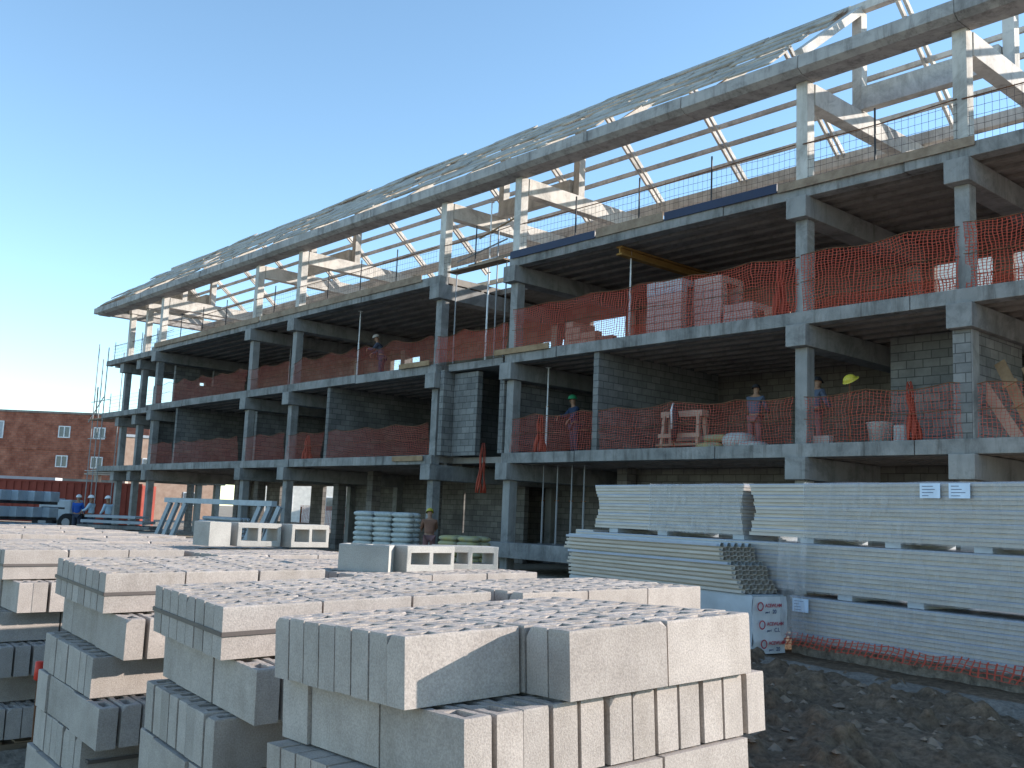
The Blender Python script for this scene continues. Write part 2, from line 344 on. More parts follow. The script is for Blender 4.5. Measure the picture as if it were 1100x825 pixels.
# ------------------------------------------------------------------ the unfinished building
YF = 19.53; YB = 25.6
XE = -4.8; XW = -50.3; XWW = -58.6
Z1, Z2, Z3 = 3.48, 6.48, 9.47
FX = [-5.15, -8.75, -12.45, -22.4, -26.15, -35.7, -39.4, -49.6, -53.3, -55.7]
B = thing('unfinished_building', 'long three storey concrete frame building under construction with open roof structure', 'building', (-30, 22.5, 0))
def P(name, mat, mb, parent=None, **k):
    if parent is None: return mb.build(name, mat, B, world=True, **k)
    o = mb.build(name, mat, parent, **k); return o
def Pc(name, mat, mb, parent):      # child of a building part, coordinates in the building frame
    me = mb.mesh(name, mat, tuple(B.location)); o = bpy.data.objects.new(name, me); COL.objects.link(o); o.parent = parent; return o
for zi, zt in enumerate((Z1, Z2, Z3)):
    mb = MB()
    # main run in cast lengths with small joints so the edge is not one ruled line
    mb.box(XW, -26.0, YF+0.35, YB, zt-0.22, zt); mb.box(-22.55, XE, YF+0.35, YB, zt-0.22, zt)
    mb.box(-25.998, -22.552, YF+(2.6 if zt == Z3 else 0.9), YB, zt-0.22, zt-0.03)
    mb.box(XWW+0.8, XW-0.003, YF+0.75, YB, zt-0.22, zt-0.004)
    P('floor_slab', 'soffit', mb)
    me_ = MB()
    for xa, xb in ((XE, -22.55), (-26.0, XW)):
        x = xa
        while x > xb+0.05:
            L = min(random.uniform(4.6, 5.4), x-xb)
            dz = random.uniform(-0.012, 0.012); dy = random.uniform(-0.02, 0.02)
            me_.box(x-L+0.008, x-0.008, YF+dy, YF+0.349, zt-0.30+dz, zt+0.004+dz)
            x -= L
    me_.box(XWW+0.8, XW-0.02, YF+0.42, YF+0.749, zt-0.28, zt)
    # the end corner projects past the last frame
    me_.prism([(XWW, 0), (XWW+0.797, 0), (XWW+0.797, 1), (XWW, 1)], YF+1.2, YB)
    for k in range(len(me_.v)-8, len(me_.v)):
        vx, vy, vz = me_.v[k]; me_.v[k] = (vx, vy, zt-0.2+vz*0.2)
    P('slab_edge', 'slab', me_, bevel=0.012)
    rb = MB()
    y = YF+0.55
    while y < YB-0.2:
        rb.box(XWW+1.0, -26.0, y, y+0.11, zt-0.30, zt-0.221); rb.box(-22.55, XE-0.05, y, y+0.11, zt-0.30, zt-0.221); y += 0.62
    P('soffit_joist', 'soffit', rb)
for x in FX:
    y0 = YF-0.12 if x > -51 else YF+0.55
    for zt in (Z1, Z2, Z3):
        if x < -56 and zt == Z1: continue
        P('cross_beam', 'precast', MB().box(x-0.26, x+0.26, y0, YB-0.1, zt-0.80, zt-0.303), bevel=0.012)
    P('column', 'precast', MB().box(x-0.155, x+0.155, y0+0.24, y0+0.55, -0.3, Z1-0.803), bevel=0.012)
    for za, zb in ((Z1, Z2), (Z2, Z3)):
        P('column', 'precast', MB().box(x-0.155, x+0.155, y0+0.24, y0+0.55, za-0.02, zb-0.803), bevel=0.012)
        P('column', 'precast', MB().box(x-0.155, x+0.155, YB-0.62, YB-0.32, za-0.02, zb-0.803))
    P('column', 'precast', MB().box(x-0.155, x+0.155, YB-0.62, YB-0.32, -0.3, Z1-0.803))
    # roof storey: front column, inclined and horizontal members
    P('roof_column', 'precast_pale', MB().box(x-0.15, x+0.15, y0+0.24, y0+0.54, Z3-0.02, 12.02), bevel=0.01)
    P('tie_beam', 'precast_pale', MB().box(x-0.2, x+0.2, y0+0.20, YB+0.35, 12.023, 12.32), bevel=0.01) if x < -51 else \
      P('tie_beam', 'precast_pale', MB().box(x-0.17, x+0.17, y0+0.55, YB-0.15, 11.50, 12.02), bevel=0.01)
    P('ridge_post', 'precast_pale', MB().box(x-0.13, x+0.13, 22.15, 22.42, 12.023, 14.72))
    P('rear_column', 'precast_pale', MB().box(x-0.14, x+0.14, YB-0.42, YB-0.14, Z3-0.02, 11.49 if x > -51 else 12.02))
# lengthways beam and eave
mb = MB()
for a, b in ((-12.3, -8.9), (-26.0, -22.55), (-39.25, -35.85), (-53.2, -49.8)):
    mb = MB().box(a+0.02, b-0.02, 22.02, 22.30, 12.03, 12.62)
    P('spine_beam', 'precast_pale', mb, bevel=0.012)
x = XE-0.4; k = 0
while x > -57.7:
    L = min(random.uniform(3.3, 3.8), x+57.8); dz = random.uniform(-0.014, 0.014); dy = random.uniform(-0.015, 0.015)
    y0 = YF-0.42; mb = MB()
    mb.prism([(0, 0), (1, 0), (1, 1), (0, 1)], 0, 1)
    prof = [(y0+dy, 12.13+dz), (y0+dy, 12.42+dz), (y0+0.08+dy, 12.47+dz), (y0+0.30, 12.47+dz), (y0+0.78, 12.38), (y0+0.78, 12.023), (y0+0.18+dy, 12.023)]
    mb = MB(); n = len(prof)
    for xx in (x-L+0.006, x-0.006):
        for yy, zz in prof: mb.v.append((xx, yy, zz))
    mb.f = [tuple(range(n)), tuple(reversed(range(n, 2*n)))] + [(i, i+n, (i+1) % n+n, (i+1) % n) for i in range(n)]
    P('eave_beam', 'eave', mb, bevel=0.008); x -= L; k += 1
# hip-end eave, running back from the corner
mb = MB()
mb.box(-58.2, -57.805, YF-0.42, YB+0.4, 12.13, 12.44); P('eave_beam', 'eave', mb, bevel=0.01)
# ridge purlin, back purlins, back rafters
def zb(y): return 14.86-0.82*(y-22.28)
def zf(y): return 12.50+0.80*(y-19.22)
P('ridge_purlin', 'precast_pale', MB().box(-55.2, XE-0.6, 22.17, 22.39, 14.74, 14.96))
for y, h, wd in ((22.85, .10, .09), (23.3, .10, .09), (23.8, .11, .1), (24.3, .11, .1), (24.8, .11, .1), (25.6, .13, .12)):
    P('purlin', 'precast_pale', MB().box(-56.5, XE-0.6, y-wd/2, y+wd/2, zb(y)-0.02, zb(y)+h))
P('rear_eave_beam', 'precast_pale', MB().box(-57.5, XE-0.4, YB-0.37, YB-0.10, 12.05, 12.38))
P('rear_rail', 'precast_pale', MB().box(-57.5, XE-0.4, YB+0.02, YB+0.16, 11.0, 11.16))
x = -8.0
while x > -57:
    mb = MB()
    for dx in (-0.09, 0.09): mb.bar((x+dx, 22.30, zb(22.30)-0.10), (x+dx, 26.1, zb(26.1)-0.10), 0.075, 0.13)
    P('rafter', 'precast_pale', mb)
    if x < -12.0:
        P('rafter', 'precast_pale', MB().bar((x, 22.28, 14.70), (x, 19.5, zf(19.5)-0.18), 0.16, 0.16))
    x -= 3.35
P('rafter', 'precast_pale', MB().bar((-12.42, 22.28, 14.82), (-12.42, 19.5, zf(19.5)-0.06), 0.22, 0.2))
# covering of the front slope: long thin concrete planks in courses
rows = 10
sl = math.atan(0.80)
for r in range(rows):
    ya = 19.20+r*(3.08/rows); mb = MB(); x = -12.55-random.uniform(0, 0.25)-(0.3 if r < 6 else 0)
    end = -56.9+r*0.5
    while x > end:
        L = random.uniform(1.1, 2.6); lift = random.choice((0, 0, 0.015, 0.03, 0.06, 0.09))+random.uniform(0, 0.015)
        yc = ya+0.154; yw = (3.08/rows)/cos(sl)*random.choice((1.12, 1.08, 1.04, 0.98))
        R = Matrix.Rotation(sl+random.uniform(-0.035, 0.02), 3, 'X') @ Matrix.Rotation(random.uniform(-0.012, 0.012), 3, 'Y')
        if random.random() > 0.03:
            mb.obox((x-L/2, yc, zf(yc)+0.03+lift), (L-random.choice((0.01, 0.02, 0.1)), yw, 0.045), R)
        x -= L
    P('roof_plank_course', 'plank', mb)
# hip planks closing the far end
mb = MB()
for r in range(8):
    t0, t1 = r/8, (r+1)/8-0.01
    a = Vector((-58.1, YF-0.3, 12.48)).lerp(Vector((-53.2, 22.28, 14.95)), t0); b = Vector((-58.1, YF-0.3, 12.48)).lerp(Vector((-53.2, 22.28, 14.95)), t1)
    c = Vector((-58.1, YB+0.2, 12.48)).lerp(Vector((-53.2, 22.28, 14.95)), t1); d = Vector((-58.1, YB+0.2, 12.48)).lerp(Vector((-53.2, 22.28, 14.95)), t0)
    n = len(mb.v); up = Vector((0, 0, 0.05))
    for q in (a, b, c, d, a+up, b+up, c+up, d+up): mb.v.append(tuple(q))
    mb.f += [tuple(n+i for i in q) for q in ((0, 3, 2, 1), (4, 5, 6, 7), (0, 1, 5, 4), (1, 2, 6, 5), (2, 3, 7, 6), (3, 0, 4, 7))]
P('hip_planks', 'plank', mb)
# masonry: cross walls
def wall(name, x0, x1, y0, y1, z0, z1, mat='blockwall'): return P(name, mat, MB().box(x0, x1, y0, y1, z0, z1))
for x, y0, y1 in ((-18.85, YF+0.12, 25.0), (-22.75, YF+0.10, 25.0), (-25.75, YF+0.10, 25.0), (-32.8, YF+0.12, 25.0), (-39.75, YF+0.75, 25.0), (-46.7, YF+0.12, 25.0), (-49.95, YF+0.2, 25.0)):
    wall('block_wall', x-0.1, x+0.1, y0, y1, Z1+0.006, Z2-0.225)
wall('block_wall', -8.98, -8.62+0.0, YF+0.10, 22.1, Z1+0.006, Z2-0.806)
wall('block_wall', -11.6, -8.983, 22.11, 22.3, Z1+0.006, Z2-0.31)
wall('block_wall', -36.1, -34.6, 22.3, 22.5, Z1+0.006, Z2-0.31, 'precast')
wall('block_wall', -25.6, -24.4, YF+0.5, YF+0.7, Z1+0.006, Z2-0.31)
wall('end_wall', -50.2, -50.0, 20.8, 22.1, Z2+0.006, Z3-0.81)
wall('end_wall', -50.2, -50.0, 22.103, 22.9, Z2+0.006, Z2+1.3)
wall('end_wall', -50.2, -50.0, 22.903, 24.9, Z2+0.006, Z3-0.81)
# back walls with openings
def backwall(z0, z1, holes, x0=XWW+1, x1=XE-0.1, mat='interior', y=25.25):
    holes = sorted(holes); mb = MB(); x = x0
    for a, b, c, d in holes:
        if a > x: mb.box(x, a, y, y+0.2, z0, z1)
        if c > z0: mb.box(a, b, y, y+0.2, z0, c)
        if d < z1: mb.box(a, b, y, y+0.2, d, z1)
        x = b
    mb.box(x, x1, y, y+0.2, z0, z1); return mb
g0 = backwall(-0.3, Z1-0.224, [(-48.7, -47.7, 1.0, 2.7), (-46.3, -43.2, 0.9, 2.7), (-42.1, -39.9, 0.5, 2.7), (-31.3, -30.0, 0.9, 2.5), (-57.0, -50.6, 0.3, 3.1)])
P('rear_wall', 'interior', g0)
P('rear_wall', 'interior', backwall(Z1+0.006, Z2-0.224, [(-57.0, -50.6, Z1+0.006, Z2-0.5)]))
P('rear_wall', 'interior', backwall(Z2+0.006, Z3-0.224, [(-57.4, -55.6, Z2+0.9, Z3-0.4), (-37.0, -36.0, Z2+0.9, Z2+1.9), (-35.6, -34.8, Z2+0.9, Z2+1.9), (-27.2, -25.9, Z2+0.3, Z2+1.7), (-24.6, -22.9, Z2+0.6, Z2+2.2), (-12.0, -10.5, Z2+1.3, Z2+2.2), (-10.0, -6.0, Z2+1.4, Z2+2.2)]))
# ground floor inner piers and partition
for x in (-20.1, -29.5, -33.5, -36.0, -43.0, -45.0):
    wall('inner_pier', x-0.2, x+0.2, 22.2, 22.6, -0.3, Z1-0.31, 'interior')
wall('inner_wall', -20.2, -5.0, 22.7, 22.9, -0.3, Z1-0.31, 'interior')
wall('inner_wall', -29.3, -26.0, 23.7, 23.9, -0.3, Z1-0.31, 'interior')
P('plinth_beam', 'slab', MB().box(-23.6, -8, YF-0.15, YF+0.25, 0.42, 0.86), bevel=0.01)
P('plinth_beam', 'slab', MB().box(-23.6, -8, YF+0.252, YB-0.4, 0.5, 0.80))
# steel angle of the roof columns: small kerb blocks at top floor
for x, w_, w2 in ((-10.9, 0.5, 'rightmost'), (-20.9, 0.5, 'second from the right'), (-27.6, 0.6, 'third from the right'), (-31.8, 0.5, 'fourth from the right'), (-38.0, 0.5, 'leftmost')):
    o = MB().box(-w_/2, w_/2, -0.2, 0.2, 0, 0.45).build('masonry_stub', 'clay', bevel=0.01); o.location = (x, 24.6, Z3+0.002)
    tag(o, 'low pink brick stub near the top floor rear columns, ' + w2, 'brick stub', 'low brick stubs on the top floor')
def solo(name, mb, mat, loc, label, cat, group=None, rz=0.0, bevel=0, smooth=False):
    o = mb.build(name, mat, bevel=bevel, smooth=smooth); o.location = loc; o.rotation_euler = (0, 0, rz)
    return tag(o, label, cat, group)
def copy_tree(o, parent=None):
    c = o.copy(); COL.objects.link(c)
    if parent: c.parent = parent
    for ch in o.children:
        copy_tree(ch, c)
    return c

# ------------------------------------------------------------------ things on the building
# orange nets
def net(name, x0, x1, y, z, h, mat, label, sag=0.12, ybow=0.05, rope=True, group=None):
    L = x1-x0; nu = max(6, int(L*5)); nv = 8; ph = random.uniform(0, 9)
    t = thing(name, label, 'net', ((x0+x1)/2, y, z), 0, group)
    top = lambda u: h-sag*abs(sin(u*L/1.9*pi+ph))*0.5-sag*fbm(u*L*0.6+ph, 2.2, 2)
    def fn(u, v):
        return (-L/2+u*L, ybow*sin(u*L*2.3+v*3+ph)+0.04*(fbm(u*L*2, v*3+ph, 2)-0.4), 0.01+v*top(u))
    MB().sheet(fn, nu, nv, L, h).build('netting', mat, t)
    rp = MB(); pts = []
    for i in range(nu+1):
        q = fn(i/nu, 1); pts.append((q[0], q[1]-0.02, q[2]))
    rp.tube(pts, 0.011, 5); rp.tube([(p[0], p[1], p[2]*0.52) for p in pts], 0.009, 5); rp.build('rope', 'rust', t)
    return t
bays2 = [(-8.7, -4.9, 'right of the rightmost column in view'), (-12.4, -8.8, 'between the two rightmost columns'), (-17.4, -12.5, 'left of the bunched net'),
         (-22.3, -17.4, 'in front of the tall pale pallet stack'), (-26.1, -22.6, 'in the recess between the wings'), (-31.0, -26.3, 'just left of the recess between the wings'), (-35.6, -31.0, 'beside the worker on the left wing'),
         (-39.3, -35.8, 'between the two close columns of the left wing'), (-49.4, -39.6, 'across the long far bay')]
for a, b, s in bays2:
    net('safety_net', a, b, YF+0.08 if a > -51 else YF+0.9, Z2+0.005, 1.42 if a > -23 else 1.2, 'net' if a > -27 else 'netthin', 'orange net, second floor edge, ' + s, sag=0.12 if a > -23 else 0.35)
for a, b, s in [(-22.3, -4.9, 'hanging low along the back of the right wing')]:
    net('rear_net', a, b, YB-0.75, Z2+0.01, 1.7, 'net', 'orange net, second floor, ' + s)
bays1 = [(-8.5, -4.9, 'in front of the leaning boards'), (-12.3, -8.8, 'in front of the short block wall'), (-18.6, -12.6, 'in front of the wooden trestle and the two men'), (-22.2, -18.9, 'in front of the man in the green helmet'),
         (-32.6, -26.3, 'just left of the recess between the wings'), (-35.6, -32.9, 'left of the wide block wall'), (-39.2, -35.8, 'between the two close columns'), (-46.6, -39.9, 'across the long bay of the left wing'), (-49.4, -46.8, 'in the farthest bay')]
for a, b, s in bays1:
    net('safety_net', a, b, YF+0.06, Z1+0.005, 1.2 if a > -24 else 1.15, 'netthin', 'red net, first floor edge, ' + s, sag=0.2)
# guard mesh on the top floor with posts
tops = [(-8.7, -4.9, 'right of the rightmost roof column'), (-12.4, -8.8, 'between the two rightmost roof columns'), (-22.2, -12.6, 'across the wide right bay'), (-26.0, -22.6, 'above the recess between the wings'),
        (-35.6, -26.4, 'across the wide left bay'), (-39.3, -35.8, 'between the close pair of left columns'), (-49.4, -39.6, 'across the far bay'), (-58.3, -50.0, 'at the far end corner')]
for a, b, s in tops:
    L = b-a; yy = YF+0.12 if a > -51 else YF+1.0
    t = thing('guard_mesh', 'dark steel guard mesh, top floor edge, ' + s, 'guard rail', ((a+b)/2, yy, Z3+0.005))
    MB().sheet(lambda u, v: (-L/2+u*L, 0.02*sin(u*L*3), 0.02+v*(1.05-0.10*abs(sin(u*L*0.5)))), max(4, int(L*2)), 3, L, 1.05).build('mesh_panel', 'wiremesh', t)
    n = max(2, int(L/2.0))
    for i in range(n+1):
        if i in (0, n) and L > 3: continue
        xx = -L/2+L*i/n; MB().tube([(xx, -0.04, 0), (xx, -0.04, 1.35)], 0.022, 6).build('post', 'dark', t)
    MB().tube([(-L/2, -0.03, 1.0), (0, -0.03, 0.96), (L/2, -0.03, 1.03)], 0.014, 5).build('rail', 'rust', t)
# net remnants, red, at roof columns
for x, s in ((-22.35, 'left foot of the wide right bay'), (-49.6, 'far left roof column')):
    net('loose_net', x-0.3, x+2.2, YF+0.9, Z3+0.01, 0.55, 'net', 'loose orange net on the top floor by the ' + s, sag=0.4, ybow=0.2)
# hanging bunches of net
def bunch(x, y, z, h, label, lean=0.0, r=0.13):
    mb = MB(); n = 12
    for k in range(6):
        a = k*1.05+random.uniform(0, .6); pts = []; rr = []
        for i in range(n):
            q = i/(n-1); pts.append((r*0.75*cos(a)*(1.3-q*1.0)+lean*q+0.03*sin(q*9+k), 0.1*sin(a)*(1.5-q), q*h)); rr.append(r*(0.6-0.5*q)*(0.8+0.3*sin(q*14+k)))
        mb.tube(pts, rr, 7)
    t = solo('bunched_net', mb, 'netred', (x, y, z), label, 'net', smooth=True); return t
bunch(-13.15, YF+0.35, Z2+0.01, 1.35, 'bright orange net gathered into a bunch beside the second floor column')
bunch(-9.9, YF+0.3, Z1+0.01, 1.25, 'orange net gathered up against the short block wall on the first floor', -0.1, 0.10)
bunch(-21.2, YF+0.3, Z1+0.01, 1.1, 'orange net bunched beside the man in the green helmet')
bunch(-23.2, YF-0.2, Z1-1.2, 1.5, 'orange net hanging down at the recess corner', 0.05, 0.07)
bunch(-34.6, YF+0.4, Z1+0.01, 0.95, 'orange net bunched in the middle of the left wing, first floor', 0.0, 0.16)
# props
def prop(x, y, z, h, label, mat='steel', group='steel props'):
    t = thing('steel_prop', label, 'prop', (x, y, z), 0, group)
    MB().tube([(0, 0, 0), (0, 0, h*0.55)], 0.03, 8).build('outer_tube', mat, t)
    MB().tube([(0, 0, h*0.55), (0, 0, h-0.01)], 0.022, 8).build('inner_tube', mat, t)
    mb = MB().box(-0.07, 0.07, -0.07, 0.07, 0, 0.01); mb.box(-0.07, 0.07, -0.07, 0.07, h-0.01, h); mb.build('end_plate', mat, t)
    MB().tube([(-0.09, 0, h*0.55), (0.09, 0, h*0.55)], 0.018, 6).build('collar_pin', 'rust', t)
    return t
CL = 2.65
prop(-18.35, 20.4, Z2, CL, 'white steel prop under the yellow formwork beam', 'white')
prop(-31.95, 20.3, Z2, CL, 'tall steel prop beside the worker on the left wing, second floor', 'white')
prop(-39.9, 21.8, Z2, CL, 'steel prop standing deep inside the far bay, second floor')
prop(-24.1, YF+0.5, Z2, 5.2, 'tall steel prop standing in the recess between the wings', 'white')
prop(-21.75, 20.6, Z1, CL, 'steel prop next to the man in the green helmet on the first floor', 'white')
for x, w_ in ((-21.8, 'leftmost'), (-21.2, 'second from the left'), (-20.6, 'third from the left'), (-20.1, 'rightmost')):
    prop(x, 20.6, 0.86, 2.3, 'steel prop in the ground floor row of four, ' + w_, 'steel', 'row of ground floor props')
t = thing('formwork_beam', 'yellow timber formwork beam under the ceiling on top of the white prop', 'beam', (-18.35, 22.5, Z3-0.56))
MB().box(-0.1, 0.1, -2.6, 2.6, 0.20, 0.25).build('flange', 'formyellow', t); MB().box(-0.1, 0.1, -2.6, 2.6, 0, 0.05).build('flange', 'formyellow', t); MB().box(-0.02, 0.02, -2.58, 2.58, 0.051, 0.199).build('web', 'formyellow', t)
# scaffold tower in the recess
t = thing('scaffold_frame', 'steel scaffold tubes with a plank across the top of the recess', 'scaffold', (-24.2, YF+0.3, Z2))
for xx, h in ((-1.3, 3.2), (0.75, 4.3), (1.2, 3.2)): MB().tube([(xx, 0, 0), (xx, 0, h)], 0.025, 6).build('standard', 'steel', t)
MB().tube([(-1.3, 0, 3.4), (1.3, -0.1, 3.7)], 0.025, 6).build('ledger', 'steel', t); MB().tube([(-0.2, 0, 4.0), (1.5, 0, 4.35)], 0.03, 6).build('ledger', 'wood', t)
MB().box(-1.5, 1.3, -0.25, 0.15, 3.02, 3.07).build('plank', 'oldwood', t)
mb = MB()
for k in range(5): mb.bar((-0.3-k*0.1, -0.2+0.05*k, 3.1+k*0.02), (1.5, -0.1+0.04*k, 3.14+0.03*k), 0.05, 0.03)
mb.build('loose_battens', 'oldwood', t)
MB().box(-1.5, 1.2, 0, 4.5, -0.25, -0.02).build('bridge_slab', 'slab', t)
# far end scaffold
t = thing('end_scaffold', 'thin steel scaffold with ladder rails beyond the far end of the building', 'scaffold', (-60.2, 20.6, 0))
for xx, yy, h in ((-0.9, 0, 10.9), (0.0, 0, 9.9), (-0.9, 1.5, 10.6), (1.6, -0.3, 10.4)): MB().tube([(xx, yy, 0), (xx, yy, h)], 0.03, 6).build('standard', 'steel', t)
for z in (3.3, 5.2, 6.3, 7.4): MB().tube([(-1.4, 0, z), (1.6, 0, z)], 0.025, 5).build('ledger', 'steel', t)
MB().tube([(-1.6, 0, 6.2), (0.6, 0, 7.6)], 0.03, 5).build('brace', 'steel', t); MB().box(-1.4, 1.5, -0.1, 1.3, 6.3, 6.36).build('deck', 'oldwood', t)
for z in (6.0, 9.0):
    tt = thing('guard_rail', 'thin steel guard rail on the far end corner, ' + ('lower' if z < 8 else 'upper') + ' storey', 'guard rail', (-54.5, YF+0.95, Z2 if z < 8 else Z3+0.01))
    MB().sheet(lambda u, v: (-4+u*8, 0.02, 0.03+v*1.0), 12, 3, 8, 1.0).build('mesh_panel', 'wiremesh', tt)
    for xx in (-3.6, -1.5, 0.6, 2.6): MB().tube([(xx, 0, 0), (xx, 0, 1.2)], 0.02, 5).build('post', 'steel', tt)
# edge boards and tarps
for (x0, x1, y, z, mt, lab) in ((-23.0, -20.6, YF-0.06, Z2+0.006, 'wood', 'pale timber edge board on the second floor beside the recess'),
                                (-28.0, -26.3, YF-0.06, Z2+0.006, 'wood', 'short timber edge board left of the recess, second floor'),
                                (-28.1, -26.4, YF-0.06, Z1-0.14, 'wood', 'short timber edge board left of the recess, first floor')):
    solo('edge_board', MB().box(-(x1-x0)/2, (x1-x0)/2, -0.025, 0.02, -0.04, 0.13), mt, ((x0+x1)/2, y, z), lab, 'board', bevel=0.004)
for (x0, x1, lab) in ((-22.45, -18.9, 'dark blue membrane along the roof slab edge, left piece'), (-16.4, -13.0, 'dark blue membrane along the roof slab edge, right piece')):
    L = x1-x0
    solo('edge_membrane', MB().box(-L/2, L/2, -0.03, 0.0, -0.10, 0.12), 'bluetarp', ((x0+x1)/2, YF-0.03, Z3+0.03), lab, 'membrane')
solo('edge_board', MB().box(-1.2, 1.2, -0.03, 0.0, -0.1, 0.15), 'oldwood', (-17.65, YF-0.03, Z3+0.03), 'weathered timber board on the roof slab edge between the two blue membranes', 'board')
for x0, x1, lab in ((-49.8, -38.6, 'far'), (-38.4, -27.0, 'near')):
    L = x1-x0; solo('kerb_board', MB().box(-L/2, L/2, -0.03, 0.0, -0.12, 0.12), 'oldwood', ((x0+x1)/2, YF-0.03, Z3+0.03), 'weathered kerb board on the left wing top floor edge, %s piece' % lab, 'board')
solo('edge_board', MB().box(-2.38, 2.2, -0.03, 0.0, -0.12, 0.08), 'oldwood', (-10.6, YF-0.03, Z3+0.03), 'weathered board on the roof slab edge between the two rightmost columns', 'board')

# pallets of brick on second floor
def brick_stack(loc, nx_, nz, ny, label, mat, bs=(0.30, 0.24, 0.19), rag=0, cap=None):
    t = thing('brick_pallet', label, 'pallet', loc)
    mb = MB()
    for i in range(3): mb.box(-nx_*bs[0]/2, nx_*bs[0]/2, -ny*bs[1]/2+i*(ny*bs[1]-0.1)/2, -ny*bs[1]/2+i*(ny*bs[1]-0.1)/2+0.1, 0, 0.1)
    mb.build('pallet', 'oldwood', t)
    for k in range(nz):
        mb = MB(); n_ = nx_-(k if rag and k >= nz-rag else 0)
        for i in range(n_):
            for j in (0, ny-1) if k < nz-1 else range(ny):
                x = -nx_*bs[0]/2+i*bs[0]+random.uniform(-.008, .008); y = -ny*bs[1]/2+j*bs[1]
                mb.box(x+0.006, x+bs[0]-0.006, y, y+bs[1]-0.01, 0.105+k*bs[2], 0.105+(k+1)*bs[2]-0.012)
        mb.build('brick_layer', cap if (cap and k >= nz-2) else mat, t, bevel=0.004)
    return t
brick_stack((-20.1, 20.7, Z2), 4, 4, 4, 'low pallet of clay bricks left of the tall pale stack', 'clay', rag=2)
brick_stack((-17.15, 20.9, Z2), 4, 8, 4, 'tall pale block stack behind the net on the second floor', 'claypale', cap='foamwhite')
brick_stack((-16.0, 21.3, Z2), 3, 8, 4, 'tall pinkish block stack close behind the tall pale one', 'claypale')
brick_stack((-14.75, 20.9, Z2), 3, 3, 4, 'low pink pallet of blocks left of the bunched orange net', 'claypale')
brick_stack((-13.9, 20.9, Z2), 1, 2, 3, 'small pile of pink blocks beside the bunched orange net', 'clay')
# trestle, bags, bin, boards on first floor
t = thing('wooden_trestle', 'reddish wooden trestle standing on the first floor slab', 'trestle', (-16.6, 20.7, Z1))
for xx in (-0.6, 0.6):
    for yy in (-0.2, 0.2): MB().bar((xx, yy, 0), (xx*0.93, yy*0.6, 0.95), 0.09, 0.09).build('leg', 'clay', t)
MB().box(-0.68, 0.68, -0.14, 0.14, 0.90, 1.06).build('top_beam', 'clay', t); MB().box(-0.68, 0.68, -0.25, -0.19, 0.35, 0.46).build('rail', 'clay', t); MB().box(-0.66, 0.66, 0.19, 0.25, 0.30, 0.42).build('rail', 'clay', t); MB().box(-0.7, 0.7, -0.3, 0.3, 0.13, 0.19).build('shelf', 'oldwood', t)
mb = MB(); mb.tube([(0, 0, 0), (0.02, 0, 0.4), (0, 0, 0.65), (0.0, 0, 0.85), (0, 0, 0.95)], [0.07, 0.11, 0.13, 0.09, 0.03], 9)
t = thing('hanging_jacket', 'black and white jacket hung on a post in front of the wooden trestle', 'jacket', (-16.62, 20.3, Z1+0.25)); mb.build('jacket_cloth', 'dark', t, smooth=True)
MB().tube([(0.03, -0.13, 0.3), (0.0, -0.12, 0.8), (0, -0.03, 0.98)], [0.02, 0.03, 0.03], 6).build('white_lining', 'white', t, smooth=True)
MB().tube([(0, 0, -0.25), (0, 0, 1.0)], 0.02, 6).build('post', 'rust', t)
def sack(mb, x, y, z, L, W, H, seed=0):
    n = len(mb.v); nu, nv = 10, 8
    for j in range(nv):
        for i in range(nu):
            a = 2*pi*i/nu; b = -pi/2+pi*(j+0.5)/nv
            cx = math.copysign(abs(cos(a))**0.5, cos(a))*cos(b)**0.5; cy = math.copysign(abs(sin(a))**0.5, sin(a))*cos(b)**0.5
            k = 1+0.08*(fbm(a+seed, b+seed, 2)-0.4)
            mb.v.append((x+cx*L/2*k, y+cy*W/2*k, z+H/2+sin(b)*H/2*k))
    for j in range(nv-1):
        for i in range(nu): mb.f.append((n+j*nu+i, n+j*nu+(i+1) % nu, n+(j+1)*nu+(i+1) % nu, n+(j+1)*nu+i))
    mb.f.append(tuple(n+i for i in reversed(range(nu)))); mb.f.append(tuple(n+(nv-1)*nu+i for i in range(nu)))
def one_sack(x, y, z, L, W, H, mat, label, rz=0, group=None):
    mb = MB(); sack(mb, 0, 0, 0, L, W, H, random.random()*9); return solo('bag', mb, mat, (x, y, z), label, 'bag', group, rz, smooth=True)
one_sack(-15.55, 20.5, Z1, 0.8, 0.5, 0.2, 'bagyellow', 'flat yellow bag lying under another to the right of the trestle')
one_sack(-15.35, 20.5, Z1+0.19, 0.75, 0.45, 0.2, 'bagyellow', 'yellow and grey bag lying on top of another by the trestle', 0.1)
one_sack(-14.75, 20.55, Z1, 0.8, 0.6, 0.42, 'bag', 'bulging pale bag beside the yellow bags on the first floor')
one_sack(-14.25, 20.45, Z1, 0.7, 0.5, 0.18, 'bag', 'flat grey bag at the feet of the man in blue', 0.2)
def cblock(x, y, z, rz, label): return solo('concrete_block', MB().box(-0.2, 0.2, -0.1, 0.1, 0, 0.2), 'bigblock', (x, y, z), label, 'block', rz=rz, bevel=0.006)
cblock(-12.1, 20.0, Z1+0.005, 0, 'single grey block at the foot of the column beside the men')
t = thing('mortar_tub', 'small grey tub standing on the first floor under the yellow helmet', 'tub', (-11.1, 20.7, Z1))
MB().tube([(0, 0, 0), (0, 0, 0.5), (0, 0, 0.52)], [0.22, 0.3, 0.32], 12).build('tub_body', 'bag', t, smooth=True); MB().tube([(0.45, 0.1, 0), (0.45, 0.1, 0.45)], 0.2, 10).build('bucket', 'bag', t)
t = thing('helmet_post', 'steel bar standing on the first floor carrying a yellow helmet', 'post', (-11.45, 20.0, Z1)); MB().tube([(0, 0, 0), (0, 0, 1.42)], 0.018, 6).build('bar', 'rust', t)
